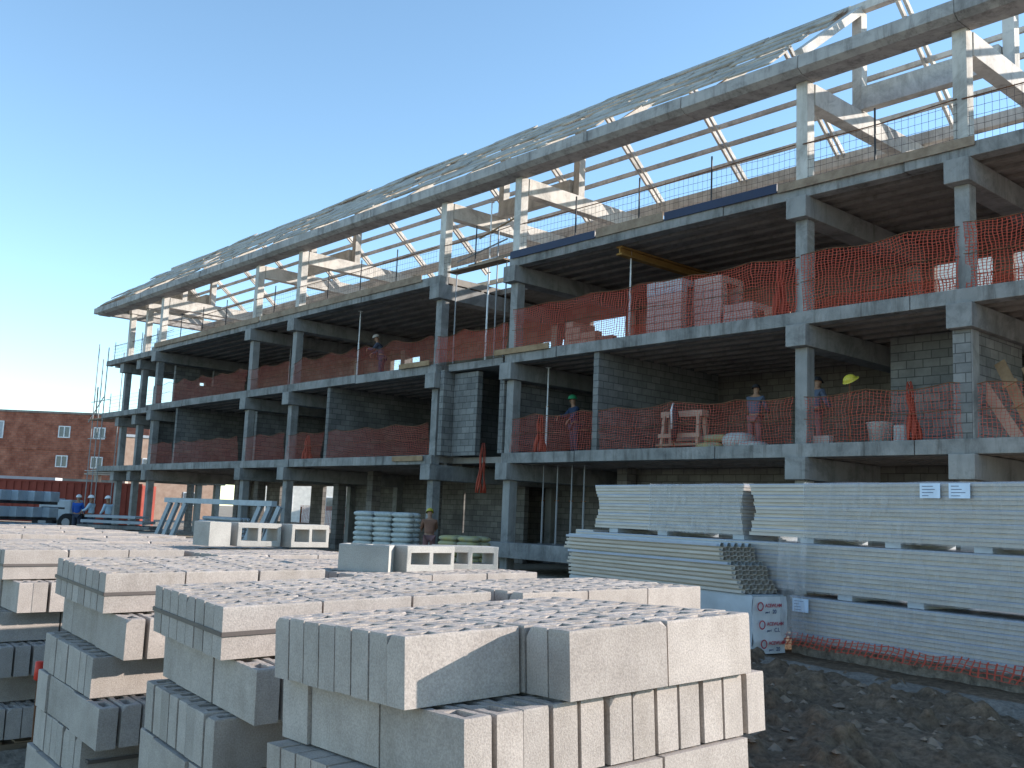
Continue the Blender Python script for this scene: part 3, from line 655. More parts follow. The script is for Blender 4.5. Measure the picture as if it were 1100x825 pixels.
def helmet_mb(r=0.15):
    mb = MB(); n = 14; rings = 6
    for j in range(rings):
        b = (pi/2)*j/(rings-0.4)
        for i in range(n):
            a = 2*pi*i/n; mb.v.append((cos(a)*cos(b)*r*0.88, sin(a)*cos(b)*r*1.08, sin(b)*r*0.92))
    for j in range(rings-1):
        for i in range(n): mb.f.append((j*n+i, j*n+(i+1) % n, (j+1)*n+(i+1) % n, (j+1)*n+i))
    mb.f.append(tuple((rings-1)*n+i for i in range(n)))
    q = len(mb.v)
    for i in range(n):
        a = 2*pi*i/n; k = 1.12+(0.28 if sin(a) > 0.5 else 0); mb.v.append((cos(a)*r*0.88*1.1, sin(a)*r*1.08*k, -0.012))
    for i in range(n): mb.f.append((q+i, q+(i+1) % n, (i+1) % n, i))
    return mb
o = solo('helmet', helmet_mb(0.14), 'yellow', (-11.45, 20.0, Z1+1.42), 'yellow safety helmet hanging on a steel bar on the first floor', 'helmet', smooth=True); o.rotation_euler = (0.5, 0.5, -0.8)
for i, (dx, ln, ti, s) in enumerate(((0, 1.75, 0.62, 'leftmost, darkest'), (0.32, 1.9, 0.50, 'second from the left'), (0.62, 1.7, 0.42, 'middle'), (0.95, 1.6, 0.36, 'second from the right'), (1.3, 1.6, 0.30, 'rightmost'))):
    mb = MB().box(-0.11, 0.11, -0.02, 0.02, 0, ln)
    for z in (0.3, 0.8, 1.3): mb.box(-0.16, 0.16, -0.05, -0.021, z, z+0.07) if i % 2 else None
    o = solo('leaning_board', mb, 'wood' if i else 'clay', (-7.9+dx, 20.0+i*0.1, Z1+0.01), 'timber board leaning by the right block wall, ' + s, 'board'); o.rotation_euler = (-0.25, -ti, 0)
# worker silhouettes below
# ------------------------------------------------------------------ people
def skinned(name, verts, edges, radii, mat, parent, root=0, sub=2):
    me = bpy.data.meshes.new(name); me.from_pydata(verts, edges, []); me.update(); o = bpy.data.objects.new(name, me); COL.objects.link(o)
    if parent: o.parent = parent
    sk = o.modifiers.new('skin', 'SKIN'); sk.use_smooth_shade = True
    lay = me.skin_vertices[0].data if me.skin_vertices else me.attributes
    for i, r in enumerate(radii):
        lay[i].radius = (r, r) if not isinstance(r, tuple) else r; lay[i].use_root = (i == root)
    ss = o.modifiers.new('sub', 'SUBSURF'); ss.levels = sub; ss.render_levels = sub
    me.materials.append(M[mat]); return o
def person(loc, rz, label, shirt, trousers, helmet=None, bend=0.0, arms=(0.35, 0.5), spread=0.12):
    t = thing('person', label, 'person', loc, rz)
    def up(p):     # bend the trunk forward about the hips
        x, y, z = p
        if z <= 0.92: return (x, y, z)
        dz = z-0.92; dy = y
        return (x, dy*cos(bend)+dz*sin(bend), 0.92+dz*cos(bend)-dy*sin(bend))
    V = [(0, 0, .93), (0, 0, 1.08), (0, .0, 1.25), (0, 0, 1.40), (0, .01, 1.48), (0, .02, 1.56), (0, .02, 1.66), (0, .01, 1.73)]
    R = [(.15, .11), (.14, .10), (.16, .11), (.15, .10), .055, .07, .095, .06]
    E = [(i, i+1) for i in range(7)]
    for s, ar in ((-1, arms[0]), (1, arms[1])):
        sh = len(V); el = (s*.225, .27*sin(ar)+.02, 1.40-.27*cos(ar)); wr = (s*.22, el[1]+.24*sin(ar*2.1+.2), el[2]-.24*cos(ar*2.1+.2))
        V += [(s*.185, 0, 1.39), el, wr, (wr[0], wr[1]+.03, wr[2]-.07)]; R += [.062, .045, .032, (.04, .018)]; E += [(3, sh), (sh, sh+1), (sh+1, sh+2), (sh+2, sh+3)]
        hb = sh+3
        for k in range(4):
            q = len(V); V += [(wr[0]+(-.027+.018*k), wr[1]+.045, wr[2]-.11-.01*(k in (1, 2))), (wr[0]+(-.027+.018*k), wr[1]+.055, wr[2]-.145-.012*(k in (1, 2)))]; R += [.008, .007]; E += [(hb, q), (q, q+1)]
        q = len(V); V += [(wr[0]-s*.045, wr[1]+.05, wr[2]-.06), (wr[0]-s*.05, wr[1]+.065, wr[2]-.095)]; R += [.01, .008]; E += [(sh+2, q), (q, q+1)]
    up_n = len(V)
    for s in (-1, 1):
        h = len(V); V += [(s*.095, 0, .86), (s*spread, .02*(bend > .3)+.02, .48), (s*spread, -.02, .09), (s*spread, .13, .035)]; R += [.095, .062, .043, (.04, .03)]; E += [(0, h), (h, h+1), (h+1, h+2), (h+2, h+3)]
    V = [up(p) if i < up_n else p for i, p in enumerate(V)]
    skinned('body', V, E, R, 'skin', t)
    # shirt and trousers as close fitting shells
    iv = [0, 1, 2, 3, 8, 9, 10, 8+14, 9+14, 10+14]
    sv = [V[i] for i in iv]; sv[6] = tuple(Vector(V[9]).lerp(Vector(V[10]), .8)); sv[9] = tuple(Vector(V[23]).lerp(Vector(V[24]), .8))
    skinned('shirt', sv, [(0, 1), (1, 2), (2, 3), (3, 4), (4, 5), (5, 6), (3, 7), (7, 8), (8, 9)], [(.175, .135), (.165, .125), (.185, .135), (.165, .12), .082, .065, .052, .082, .065, .052], shirt, t)
    L = up_n; tv = [V[0], V[L], V[L+1], V[L+2], V[L+4], V[L+5], V[L+6]]
    skinned('trousers', tv, [(0, 1), (1, 2), (2, 3), (0, 4), (4, 5), (5, 6)], [(.165, .13), .115, .085, .065, .115, .085, .065], trousers, t)
    for s in (0, 4):
        a = V[L+2+s]; MB().obox((a[0], a[1]+.06, .045), (.1, .28, .09), Matrix.Identity(3)).build('shoe', 'dark', t, bevel=0.02)
    hc = V[6]
    f = MB(); fy = .095; q = up((0, .02+fy, 1.63)); f.obox(q, (.03, .03, .045), Matrix.Identity(3)); f.build('nose', 'skin', t, bevel=0.008)
    for sx in (-.033, .033):
        q = up((sx, .11, 1.665)); MB().obox(q, (.022, .012, .012), Matrix.Identity(3)).build('eye', 'dark', t)
    if helmet:
        h = helmet_mb(0.135).build('helmet', helmet, t, smooth=True); h.location = (hc[0], hc[1]+.01*cos(bend), hc[2]+.035); h.rotation_euler = (-bend, 0, 0)
    else:
        h = helmet_mb(0.122).build('hair', 'dark', t, smooth=True); h.location = (hc[0], hc[1]-.02, hc[2]-.005); h.rotation_euler = (-bend, 0, 0)
    return t
person((-14.9, 21.4, Z1), 0.15, 'man in a blue shirt seen from behind on the first floor left of the column', 'blueshirt', 'mauvetrousers', None, 0.10, (0.5, 0.5))
person((-12.95, 21.0, Z1), -0.25, 'man in a blue shirt half hidden behind the first floor column', 'blueshirt', 'mauvetrousers', None, 0.15, (0.6, 0.4), 0.16)
person((-20.95, 21.0, Z1), 2.8, 'worker in a green helmet and dark blue top on the first floor', 'darktop', 'trousers', 'green', 0.1, (0.4, 0.7))
person((-31.2, 20.9, Z2), 2.3, 'worker in dark clothes and pale helmet behind the net on the left wing, second floor', 'trousers', 'trousers', 'cream', 0.35, (0.9, 0.7))
person((-25.05, 18.9, 0.0), 1.0, 'worker in a yellow helmet bending beside the ground floor column', 'brownshirt', 'mauvetrousers', 'yellow', 0.32, (0.9, 0.9))
person((-46.8, 15.5, 0.0), 0.9, 'person in a bright blue jacket and white helmet by the white dumper', 'bluejacket', 'trousers', 'white', 0.0, (0.2, 0.3))
person((-46.3, 15.95, 0.0), 2.4, 'person in a pale blue shirt and white helmet facing the one in the blue jacket', 'paleshirt', 'trousers', 'white', 0.05, (0.5, 0.3))
person((-44.9, 16.2, 0.0), 2.0, 'person in a pale top standing next to the far end column', 'paleshirt', 'trousers', 'white', 0.1, (0.3, 0.3))

# ------------------------------------------------------------------ blocks
def block_mesh(name, seed, mat='block', L=0.39, W=0.088, H=0.188, holes=3, wall=0.028, web=0.032, depth=0.165, jit=0.0024):
    rnd = random.Random(seed); mb = MB()
    # top grid: x cuts along L, y cuts across W
    hl = (L-2*wall-(holes-1)*web)/holes
    xc = [-L/2]; kind = []
    def add(n, ln, k):
        for i in range(n): xc.append(xc[-1]+ln/n); kind.append(k)
    add(1, wall, 0)
    for h in range(holes):
        add(4, hl, 1)
        if h < holes-1: add(1, web, 0)
    add(1, wall, 0)
    yc = [-W/2, -W/2+0.023, W/2-0.023, W/2]
    idx = {}; chipped = set()
    for i, x in enumerate(xc):
        for j, y in enumerate(yc):
            edge = i in (0, len(xc)-1) or j in (0, 3)
            jx = rnd.uniform(-jit, jit)*(0.5 if edge else 1.6); jy = rnd.uniform(-jit, jit)*(0.5 if edge else 1.5)
            idx[i, j] = len(mb.v); mb.v.append((x+jx, y+jy, H+rnd.uniform(-jit, jit*0.6)*(0.5 if edge else 1.0)))
    for i in range(len(xc)-1):
        for j in range(3):
            if j == 1 and kind[i] == 1: continue
            mb.f.append((idx[i, j], idx[i+1, j], idx[i+1, j+1], idx[i, j+1]))
    # hole walls
    low = {}
    def lo(i, j):
        if (i, j) not in low:
            x, y, z = mb.v[idx[i, j]]; low[i, j] = len(mb.v); mb.v.append((xc[i]*0.995, yc[j]*0.85, H-depth))
        return low[i, j]
    n = len(xc)-1; i = 0
    while i < n:
        if kind[i] == 1:
            a = i
            while kind[i] == 1: i += 1
            b = i
            for k in range(a, b):
                mb.f.append((idx[k, 1], idx[k+1, 1], lo(k+1, 1), lo(k, 1))); mb.f.append((idx[k+1, 2], idx[k, 2], lo(k, 2), lo(k+1, 2)))
            mb.f.append((idx[a, 2], idx[a, 1], lo(a, 1), lo(a, 2))); mb.f.append((idx[b, 1], idx[b, 2], lo(b, 2), lo(b, 1)))
            mb.f.append(tuple([lo(k, 1) for k in range(a, b+1)]+[lo(k, 2) for k in range(b, a-1, -1)]))
        else: i += 1
    if seed % 3 == 0:      # a chipped corner
        for _ in range(1):
            ci, cj = rnd.choice((0, len(xc)-1)), rnd.choice((0, 3)); q = idx[ci, cj]; x, y, z = mb.v[q]
            mb.v[q] = (x*0.955, y*0.78, z-0.004); chipped.add((ci, cj))
    # arris ring just under the top so the faces stay flat
    ring = [(i, 0) for i in range(len(xc))]+[(n, j) for j in (1, 2, 3)]+[(i, 3) for i in range(n-1, -1, -1)]+[(0, 2), (0, 1)]
    mid = []
    for i, j in ring:
        mid.append(len(mb.v)); mb.v.append((xc[i], yc[j], H-0.005-rnd.uniform(0, 0.004)-(rnd.uniform(.01, .03) if (i, j) in chipped else 0)))
        a, b, c = mb.v[idx[i, j]]
        if (i, j) not in chipped: mb.v[idx[i, j]] = (xc[i]*0.992+(a-xc[i])*0.5, yc[j]*(0.96 if j in (0, 3) else 1)+(b-yc[j])*0.5, c)
    bq = []
    for x, y in ((-L/2, -W/2), (L/2, -W/2), (L/2, W/2), (-L/2, W/2)): bq.append(len(mb.v)); mb.v.append((x, y, 0))
    for k in range(len(ring)):
        k2 = (k+1) % len(ring); mb.f.append((mid[k], mid[k2], idx[ring[k2]], idx[ring[k]]))
    c0, c1, c2, c3 = 0, n, n+3, n+3+n
    mb.f.append(tuple([bq[0], bq[1]]+[mid[k] for k in range(c1, c0-1, -1)]))
    mb.f.append(tuple([bq[1], bq[2]]+[mid[k] for k in range(c2, c1-1, -1)]))
    mb.f.append(tuple([bq[2], bq[3]]+[mid[k] for k in range(c3, c2-1, -1)]))
    mb.f.append(tuple([bq[3], bq[0]]+[mid[k % len(ring)] for k in range(len(ring), c3-1, -1)]))
    mb.f.append(tuple(reversed(bq)))
    return mb.mesh(name, mat)
BV = [block_mesh('concrete_block', s) for s in range(8)]
BS = block_mesh('concrete_block', 20, L=0.165, holes=1)
LH = 0.195
def place_pack(px, py, ztop, yaw, tx, ty, layers, off, wide=False):
    """yields (matrix, layer, i, j, visible class) ; local frame: origin at the front right top corner, -x along the row, +y to the back"""
    Rm = Matrix.Rotation(yaw, 4, 'Z') @ Matrix.Rotation(tx, 4, 'X') @ Matrix.Rotation(ty, 4, 'Y'); T = Matrix.Translation((px, py, ztop)) @ Rm
    out = []
    for L in range(layers):
        ox, oy = off[L]; z = -(L+1)*LH
        if L % 2 == 0:     # ends face the front: long along y, many across x, 3 deep
            for j in range(3):
                st = wide and (L > 0 or j > 0)
                for i in range(10 if st else 8):
                    x = ox-0.047-i*0.0955+(0.2 if st and L == 0 else 0.17 if st else 0.0); y = oy+0.2+j*0.4
                    out.append((T @ Matrix.Translation((x, y, z)) @ Matrix.Rotation(pi/2, 4, 'Z'), L, i, j, (L == 0) or i == 0 or j == 0, 0))
        else:
            for i in range(3):
                for j in range(12):
                    if i == 2: x = ox-0.888
                    else: x = ox-0.2-i*0.4
                    y = oy+0.047+j*0.103
                    out.append((T @ Matrix.Translation((x, y, z)), L, i, j, i == 0 or j == 0, 1 if i == 2 else 0))
    return out
D2 = math.radians
A_off = [(0, 0), (0.175, 0.06), (0.02, -0.02), (0.19, -0.03), (-0.03, -0.03), (0.16, -0.04)]
packs = [  # x, y, ztop, yaw, tiltx, tilty, layers, name, step
    (-2.192, 1.591, 1.281, -2.3, 2.1, -1.8, 6, 'the nearest pack', True),
    (-3.417, 1.668, 1.241, -4.4, 2.0, 1.5, 6, 'the second pack from the right in the front row', False),
    (-4.901, 1.780, 1.257, -1.1, 0.9, 2.5, 6, 'the third pack from the right in the front row', False),
    (-7.04, 1.90, 1.26, -1.5, 0.6, 1.0, 6, 'the fourth pack from the right in the front row', False),
    (-8.35, 1.85, 1.25, 0.5, 0.8, -0.4, 6, 'the fifth pack from the right in the front row', False),
    (-9.70, 1.95, 1.27, -1.0, 0.2, 0.5, 6, 'the sixth pack from the right in the front row', False),
    (-11.1, 1.95, 1.26, 0.0, 0.5, 0.0, 6, 'the seventh pack from the right in the front row', False),
    (-12.5, 2.0, 1.26, 0.0, 0.5, 0.0, 6, 'the farthest pack of the front row', False),
    (-3.22, 2.94, 1.285, -1.5, 0.6, -0.6, 6, 'the nearest pack of the back row', False),
    (-4.60, 3.10, 1.255, -1.5, 0.9, -0.3, 6, 'the second pack from the right in the back row', False),
    (-5.50, 3.12, 1.25, 0.5, 0.3, 0.3, 6, 'the third pack from the right in the back row', False),
    (-6.60, 3.15, 1.26, -0.8, 0.5, 0.0, 6, 'the fourth pack from the right in the back row', False),
    (-7.65, 3.10, 1.25, 0.6, 0.4, 0.3, 6, 'the fifth pack from the right in the back row', False),
    (-8.75, 3.15, 1.26, -0.5, 0.4, 0.0, 6, 'the sixth pack from the right in the back row', False),
    (-9.95, 3.2, 1.26, 0.0, 0.4, 0.0, 6, 'the seventh pack from the right in the back row', False),
    (-11.2, 3.2, 1.26, 0.0, 0.4, 0.0, 6, 'the eighth pack from the right in the back row', False),
    (-12.6, 3.2, 1.26, 0.0, 0.4, 0.0, 6, 'the farthest pack of the back row', False)]
camP = Vector((0, 0, 1.6)); cands = []; rest = []
def inview(p):
    d = p-camP; z = d.dot(f_)
    if z < 0.1: return False
    u = 550+1072.8*d.dot(r_)/z; v = 412.5-1072.8*d.dot(u_)/z
    return -25 < u < 1125 and v < 850
for pi_, (x, y, zt, yw, tx, ty, nl, nm, step) in enumerate(packs):
    off = [(a+random.uniform(-.015, .015), b+random.uniform(-.01, .01)) for a, b in A_off]
    off[0] = (0, 0)
    if pi_ >= 8: off[1] = (-0.02, 0.0)
    if pi_ == 0: off = list(A_off)
    for m, L, i, j, vis, short in place_pack(x, y, zt, D2(yw), D2(tx), D2(ty), nl, off+(['step'] if step else [None]), step):
        jit = Matrix.Translation((random.uniform(-.0015, .0015), random.uniform(-.009, .009) if L else random.uniform(-.003, .003), random.uniform(0, .0035))) @ Matrix.Rotation(random.uniform(-.006, .006), 4, 'Z')
        mm = m @ jit; p = mm.translation
        if pi_ >= 8 and L > 2 and not (pi_ == 8): 
            if L > 3: vis = False
        front = vis and inview(p) and (pi_ < 8 or L <= 1)
        (cands if front else rest).append(((p-camP).length, mm, L, i, j, nm, pi_, short))
cands.sort(key=lambda q: q[0])
ind, far = cands[:300], cands[300:]
LN = ['top', 'second', 'third', 'fourth', 'fifth', 'bottom']
for k, (d, mm, L, i, j, nm, pi_, short) in enumerate(ind):
    o = bpy.data.objects.new('concrete_block', BS if short else BV[(i*5+j*3+L+pi_) % 8]); COL.objects.link(o)
    if random.random() < 0.5: mm = mm @ Matrix.Rotation(pi, 4, 'Z')
    o.matrix_world = mm
    nm = nm.replace('from the right in the front row', '').replace('from the right in the back row', 'BR')
    for wd in ORD[:9]:
        nm = nm.replace('the %s pack BR' % wd, 'the %s back-row pack' % wd).replace('the %s pack ' % wd, 'the %s front-row pack' % wd)
    nm = nm.replace('the nearest pack of the back row', 'the nearest back-row pack').replace('the farthest pack of the back row', 'the farthest back-row pack').replace('the farthest pack of the front row', 'the farthest front-row pack').strip()
    if L % 2 == 0: s = 'block in %s: %s layer, %s from right, %s from front' % (nm, LN[L], ORD[i], ORD[j])
    else: s = 'crosswise block in %s: %s layer, %s from front%s' % (nm, LN[L], ORD[j], ('', ', inner', ', half length')[i])
    tag(o, s, 'block', 'concrete blocks stacked in packs')
# everything farther or hidden, as one mass
sb = MB()
for d, mm, L, i, j, nm, pi_, short in far:
    me = BS if short else BV[(i*5+j*3+L) % 8]; n = len(sb.v)
    for v in me.vertices: sb.v.append(tuple(mm @ v.co))
    for p in me.polygons: sb.f.append(tuple(n+q for q in p.vertices))
for d, mm, L, i, j, nm, pi_, short in rest:
    n = len(sb.v)
    for x, y, z in ((-.194, -.044, 0), (.194, -.044, 0), (.194, .044, 0), (-.194, .044, 0), (-.194, -.044, .187), (.194, -.044, .187), (.194, .044, .187), (-.194, .044, .187)): sb.v.append(tuple(mm @ Vector((x*(0.42 if short else 1), y, z))))
    sb.f += [tuple(n+q for q in f) for f in ((0, 3, 2, 1), (4, 5, 6, 7), (0, 1, 5, 4), (1, 2, 6, 5), (2, 3, 7, 6), (3, 0, 4, 7))]
o = sb.build('concrete_block_mass', 'block'); tag(o, 'farther grey concrete blocks filling the packs behind the nearest ones', 'blocks', None, 'stuff')
# straps and pallets
def strap(pk, L, label, w=0.016):
    x, y, zt, yw, tx, ty = pk[:6]
    T = Matrix.Translation((x, y, zt)) @ Matrix.Rotation(D2(yw), 4, 'Z') @ Matrix.Rotation(D2(tx), 4, 'X') @ Matrix.Rotation(D2(ty), 4, 'Y')
    z = -(L+0.52)*LH; x0, x1, y0, y1 = -0.765, 0.003, 0.0, 1.2
    mb = MB(); t = 0.002
    mb.box(x0, x1, y0-t, y0, z-w/2, z+w/2); mb.box(x1, x1+t, y0, y1, z-w/2, z+w/2); mb.box(x0-t, x0, y0, y1, z-w/2, z+w/2); mb.box(x0, x1, y1, y1+t, z-w/2, z+w/2)
    o = mb.build('strap', 'strap'); o.matrix_world = T; tag(o, label, 'strap')
strap(packs[1], 0, 'grey packing strap round the top layer of the second front-row pack')
strap(packs[2], 0, 'grey packing strap round the top layer of the third front-row pack')
strap(packs[3], 0, 'grey packing strap round the top layer of the fourth front-row pack')
strap(packs[2], 4, 'grey packing strap round the fifth layer of the third front-row pack')
strap(packs[3], 2, 'grey packing strap round the third layer of the fourth front-row pack')
for k, pk in enumerate(packs):
    x, y, zt, yw = pk[:4]; mb = MB()
    for q in range(7): mb.box(-0.80, 0.02, q*0.18+0.0, q*0.18+0.1, 0.075, 0.095)
    for q in (-0.75, -0.42, -0.06): mb.box(q, q+0.09, 0, 1.18, 0, 0.073)
    if k > 8: continue
    mb.build('wooden_pallet', 'oldwood'); o = COL.objects[-1]; o.location = (x, y, 0.0); o.rotation_euler = (0, 0, D2(yw)); h = zt-6*LH-0.1
    o.scale = (1, 1, max(0.1, (h+0.06)/0.095)); tag(o, 'wooden pallet under ' + pk[7], 'pallet')
# red capped bar
t = thing('marker_bar', 'rusty steel bar with a red plastic cap standing between the front packs', 'bar', (-5.95, 1.85, 0))
MB().tube([(0.02, -0.0, 0), (0, 0, 0.62)], 0.009, 8).build('bar', 'rust', t); MB().tube([(0, 0, 0.60), (0, 0, 0.61), (0, 0, 0.70), (0, 0, 0.705)], [0.016, 0.026, 0.024, 0.014], 12).build('cap', 'red', t, smooth=True)
# big hollow blocks lying on their side on the packs
def big_block_mesh(seed, L=0.39, W=0.19, H=0.19):
    mb = MB(); w = 0.033; xs_ = [-L/2, -L/2+w, -w/2, w/2, L/2-w, L/2]; zs_ = [0, w*1.35, H-w*1.25, H]; rnd = random.Random(seed)
    idx = {}
    for s, y in ((0, -W/2), (1, W/2)):
        for i, x in enumerate(xs_):
            for j, z in enumerate(zs_): idx[s, i, j] = len(mb.v); mb.v.append((x+rnd.uniform(-.002, .002), y+rnd.uniform(-.002, .002), z+rnd.uniform(-.001, .001)))
    for i in range(5):
        for j in range(3):
            if j == 1 and i in (1, 3):
                for a, b in (((i, j), (i+1, j)), ((i+1, j), (i+1, j+1)), ((i+1, j+1), (i, j+1)), ((i, j+1), (i, j))):
                    mb.f.append((idx[0, a[0], a[1]], idx[0, b[0], b[1]], idx[1, b[0], b[1]], idx[1, a[0], a[1]]))
                continue
            mb.f.append((idx[0, i, j], idx[0, i+1, j], idx[0, i+1, j+1], idx[0, i, j+1])); mb.f.append((idx[1, i, j+1], idx[1, i+1, j+1], idx[1, i+1, j], idx[1, i, j]))
    for i in range(5):
        mb.f.append((idx[1, i, 0], idx[1, i+1, 0], idx[0, i+1, 0], idx[0, i, 0])); mb.f.append((idx[0, i, 3], idx[0, i+1, 3], idx[1, i+1, 3], idx[1, i, 3]))
    for j in range(3):
        mb.f.append((idx[0, 0, j+1], idx[1, 0, j+1], idx[1, 0, j], idx[0, 0, j])); mb.f.append((idx[0, 5, j], idx[1, 5, j], idx[1, 5, j+1], idx[0, 5, j+1]))
    return mb
for k, (x, y, z, rz, lab) in enumerate((
    (-7.66, 3.60, 1.275, 0.1, 'hollow block standing upright at the left of the left loose group'),
    (-7.66, 3.97, 1.275, pi/2, 'hollow block with both dark cells showing in the left loose group'),
    (-7.60, 4.40, 1.275, pi/2+0.12, 'hollow block at the right of the left loose group, background showing through'),
    (-5.05, 3.36, 1.25, 0.75, 'hollow block standing upright at the left of the right loose group'),
    (-4.98, 3.70, 1.25, pi/2+0.1, 'hollow block with its cells showing in the middle of the right loose group'),
    (-5.05, 4.10, 1.25, pi/2-0.3, 'hollow block turned slightly at the right end of the right loose group'))):
    if k in (0, 3):
        o = bpy.data.objects.new('hollow_block', block_mesh('hollow_block', 50+k, 'bigblock', 0.30 if k else 0.24, 0.19, 0.155 if k else 0.19, 2, 0.03, 0.03, 0.14)); COL.objects.link(o)
        o.location = (x, y, z); o.rotation_euler = (0, 0, rz); tag(o, lab, 'block')
    else: solo('hollow_block', big_block_mesh(k, H=0.19 if k < 3 else 0.155), 'bigblock', (x, y, z), lab, 'block', rz=rz, bevel=0.004)

# ------------------------------------------------------------------ panel stacks on the right
A0 = Vector((-5.5, 11.3, 0)); PR = math.atan2(-0.156, 0.988)
def pl(t, off=0.0, z=0.0): return (A0.x+0.988*t+0.156*off, A0.y-0.156*t+0.988*off, z)
def panel_pack(t0, t1, z0, z1, n, label, film=(0, 1), ragged=0.05, spacers=(), tags=(), group=None):
    L = t1-t0; t = thing('panel_pack', label, 'panels', pl(t0, 0, z0), PR, group)
    h = (z1-z0)/n
    for k in range(n):
        a = abs(((k+0.5)/n)*2-1)*ragged+random.uniform(-.02, .02)-ragged; W = 1.15
        mb = MB().box(-a, L+a*0.5, 0.0+random.uniform(0, .008), W, k*h, k*h+h*0.60); mb.build('panel', 'panelskin', t)
        mb = MB().box(-a-0.006, L+a*0.5, 0.004, W-0.01, k*h+h*0.605, k*h+h*0.93); mb.build('panel_edge', 'panelblue' if k % 3 == 1 else 'panelgold' if k % 3 == 2 else 'cream', t)
    for a, b in film:
        fx0, fx1 = a-0.02, b+0.02; e = 0.012
        def fn(u, v, fx0=fx0, fx1=fx1, e=e):
            # wrap: up the front face then over the top
            x = fx0+u*(fx1-fx0); H = z1-z0
            if v < 0.72: z = -0.02+(v/0.72)*(H+0.02+e); y = -0.022-0.012*fbm(x*3, z*6, 3)-0.01*sin(z*30+x*9)*0.3
            else: z = H+e+0.004*sin(x*5); y = -0.02+(v-0.72)/0.28*1.19
            return (x, y, z)
        MB().sheet(fn, max(8, int((fx1-fx0)*14)), 24, fx1-fx0, 1.5).build('plastic_wrap', 'film', t, smooth=True)
        for ex in (fx0, fx1):
            MB().sheet(lambda u, v, ex=ex: (ex+0.01*sin(v*9), -0.02+u*1.2, -0.02+v*(z1-z0+0.03)), 10, 6, 1.2, 0.7).build('plastic_wrap', 'film', t, smooth=True)
    for s in spacers:
        MB().box(s-0.11, s+0.11, 0.02, 1.1, -0.075, -0.002).build('foam_spacer', 'foamwhite', t, bevel=0.006)
    for s, zz in tags:
        q = thing_part = MB().box(s-0.13, s+0.13, -0.045, -0.038, zz, zz+0.17).build('paper_label', 'paper', t)
        mb = MB()
        for k in range(4): mb.box(s-0.10, s-0.10+random.uniform(0.08, 0.18), -0.048, -0.0455, zz+0.025+k*0.036, zz+0.032+k*0.036)
        mb.build('label_print', 'ink', q)
    return t
panel_pack(-6.3, -2.88, 1.49, 2.195, 14, 'wrapped stack of pale panels on top, left half of the upper tier', [(1.45, 3.40)], 0.14, (1.7, 3.3, 0.5))
panel_pack(-2.78, 5.2, 1.49, 2.195, 14, 'wrapped stack of pale panels with two paper labels, right half of the upper tier', [(1.0, 7.9)], 0.12, (1.0, 2.3, 3.45, 5.0), ((2.85, 0.52), (3.22, 0.52)))
panel_pack(-6.78, 5.2, 0.815, 1.415, 11, 'long wrapped stack of pale panels forming the middle tier', [(3.6, 11.9)], 0.05, (5.6, 6.6, 8.9, 10.2))
panel_pack(-2.05, 5.2, 0.18, 0.735, 11, 'wrapped stack of pale panels with an orange net at its foot, bottom tier', [(0.0, 7.2)], 0.04, (), ((0.22, 0.36),))
solo('timber_bearer', MB().box(-3.6, 3.6, 0.1, 1.0, -0.05, 0.17), 'mud', pl(1.5, 0, 0.0), 'earth covered base bearer under the bottom panel stack', 'bearer', rz=PR)
# orange net lying along the foot
t = thing('foot_net', 'crumpled orange net lying along the foot of the bottom panel stack', 'net', pl(-2.1, -0.06, 0.10), PR)
MB().sheet(lambda u, v: (u*7.0, -0.05-0.10*v+0.05*fbm(u*30, v*3, 3), 0.17-0.15*v+0.07*(fbm(u*22, 7+v, 3)-0.4)), 140, 5, 7.0, 0.25).build('netting', 'net', t)
# loose hanging film between middle tier and the front pile
t = thing('loose_film', 'loose grey plastic film hanging at the end of the front pile', 'plastic film', pl(-2.02, -0.16, 0.2), PR)
MB().sheet(lambda u, v: (-0.05+u*0.46+0.1*(v-0.5)**2, -0.10*sin(u*7+v*2)*0.4-0.03*fbm(u*5, v*5, 3), 0.02+v*1.28), 16, 24, 0.5, 1.3).build('film_sheet', 'film', t, smooth=True)
# front pile: profiled sheets over a printed white pack
t = thing('profiled_sheet_pile', 'pile of thin pale profiled sheets with open ribbed ends in front of the tiers', 'sheets', pl(-6.0, -0.72, 0.745), PR)
nk = 11
for k in range(nk):
    z = k*0.058; L = 3.80-0.035*k; mb = MB(); thick = 0.006; s0 = random.uniform(-.05, .03)-0.10*(k > 6)
    up_ = k >= 7
    # trapezoid ribs running the length
    ys_ = []; y = 0
    prof = []
    for q in range(5):
        y = q*0.13; prof += [(y, 0.0), (y+0.035, 0.0), (y+0.05, 0.046), (y+0.10, 0.046), (y+0.115, 0.0)]
    prof.append((0.65, 0.0)); n = len(mb.v); m_ = len(prof)
    for xx in (s0, s0+L):
        for yy, zz in prof: mb.v.append((xx, yy, z+zz))
        for yy, zz in reversed(prof): mb.v.append((xx, yy, z+zz+thick))
    for i in range(2*m_): mb.f.append((n+i, n+(i+1) % (2*m_), n+2*m_+(i+1) % (2*m_), n+2*m_+i))
    for i in range(m_-1):
        mb.f.append((n+2*m_+i, n+2*m_+i+1, n+4*m_-2-i, n+4*m_-1-i)); mb.f.append((n+i+1, n+i, n+2*m_-1-i, n+2*m_-2-i))
    mb.build('profiled_sheet', 'foamwhite' if k in (6, 10) else 'panelskin', t)
    MB().box(s0, s0+L-0.02, -0.004, -0.001, z+0.002, z+0.036).build('sheet_lip', 'panelblue' if k in (6, 10) else 'cream' if k % 2 else 'panelskin', t)
    if k < nk-1: MB().box(s0+0.1, s0+L-0.002, 0.005, 0.645, z+0.052, z+0.0565).build('packing_strip', 'panelgold' if k % 3 == 0 else 'cream', t)
t = thing('printed_pack', 'white plastic wrapped pack printed with red rings and writing, under the profiled sheets', 'pack', pl(-6.0, -0.70, 0.0), PR)
mb = MB()
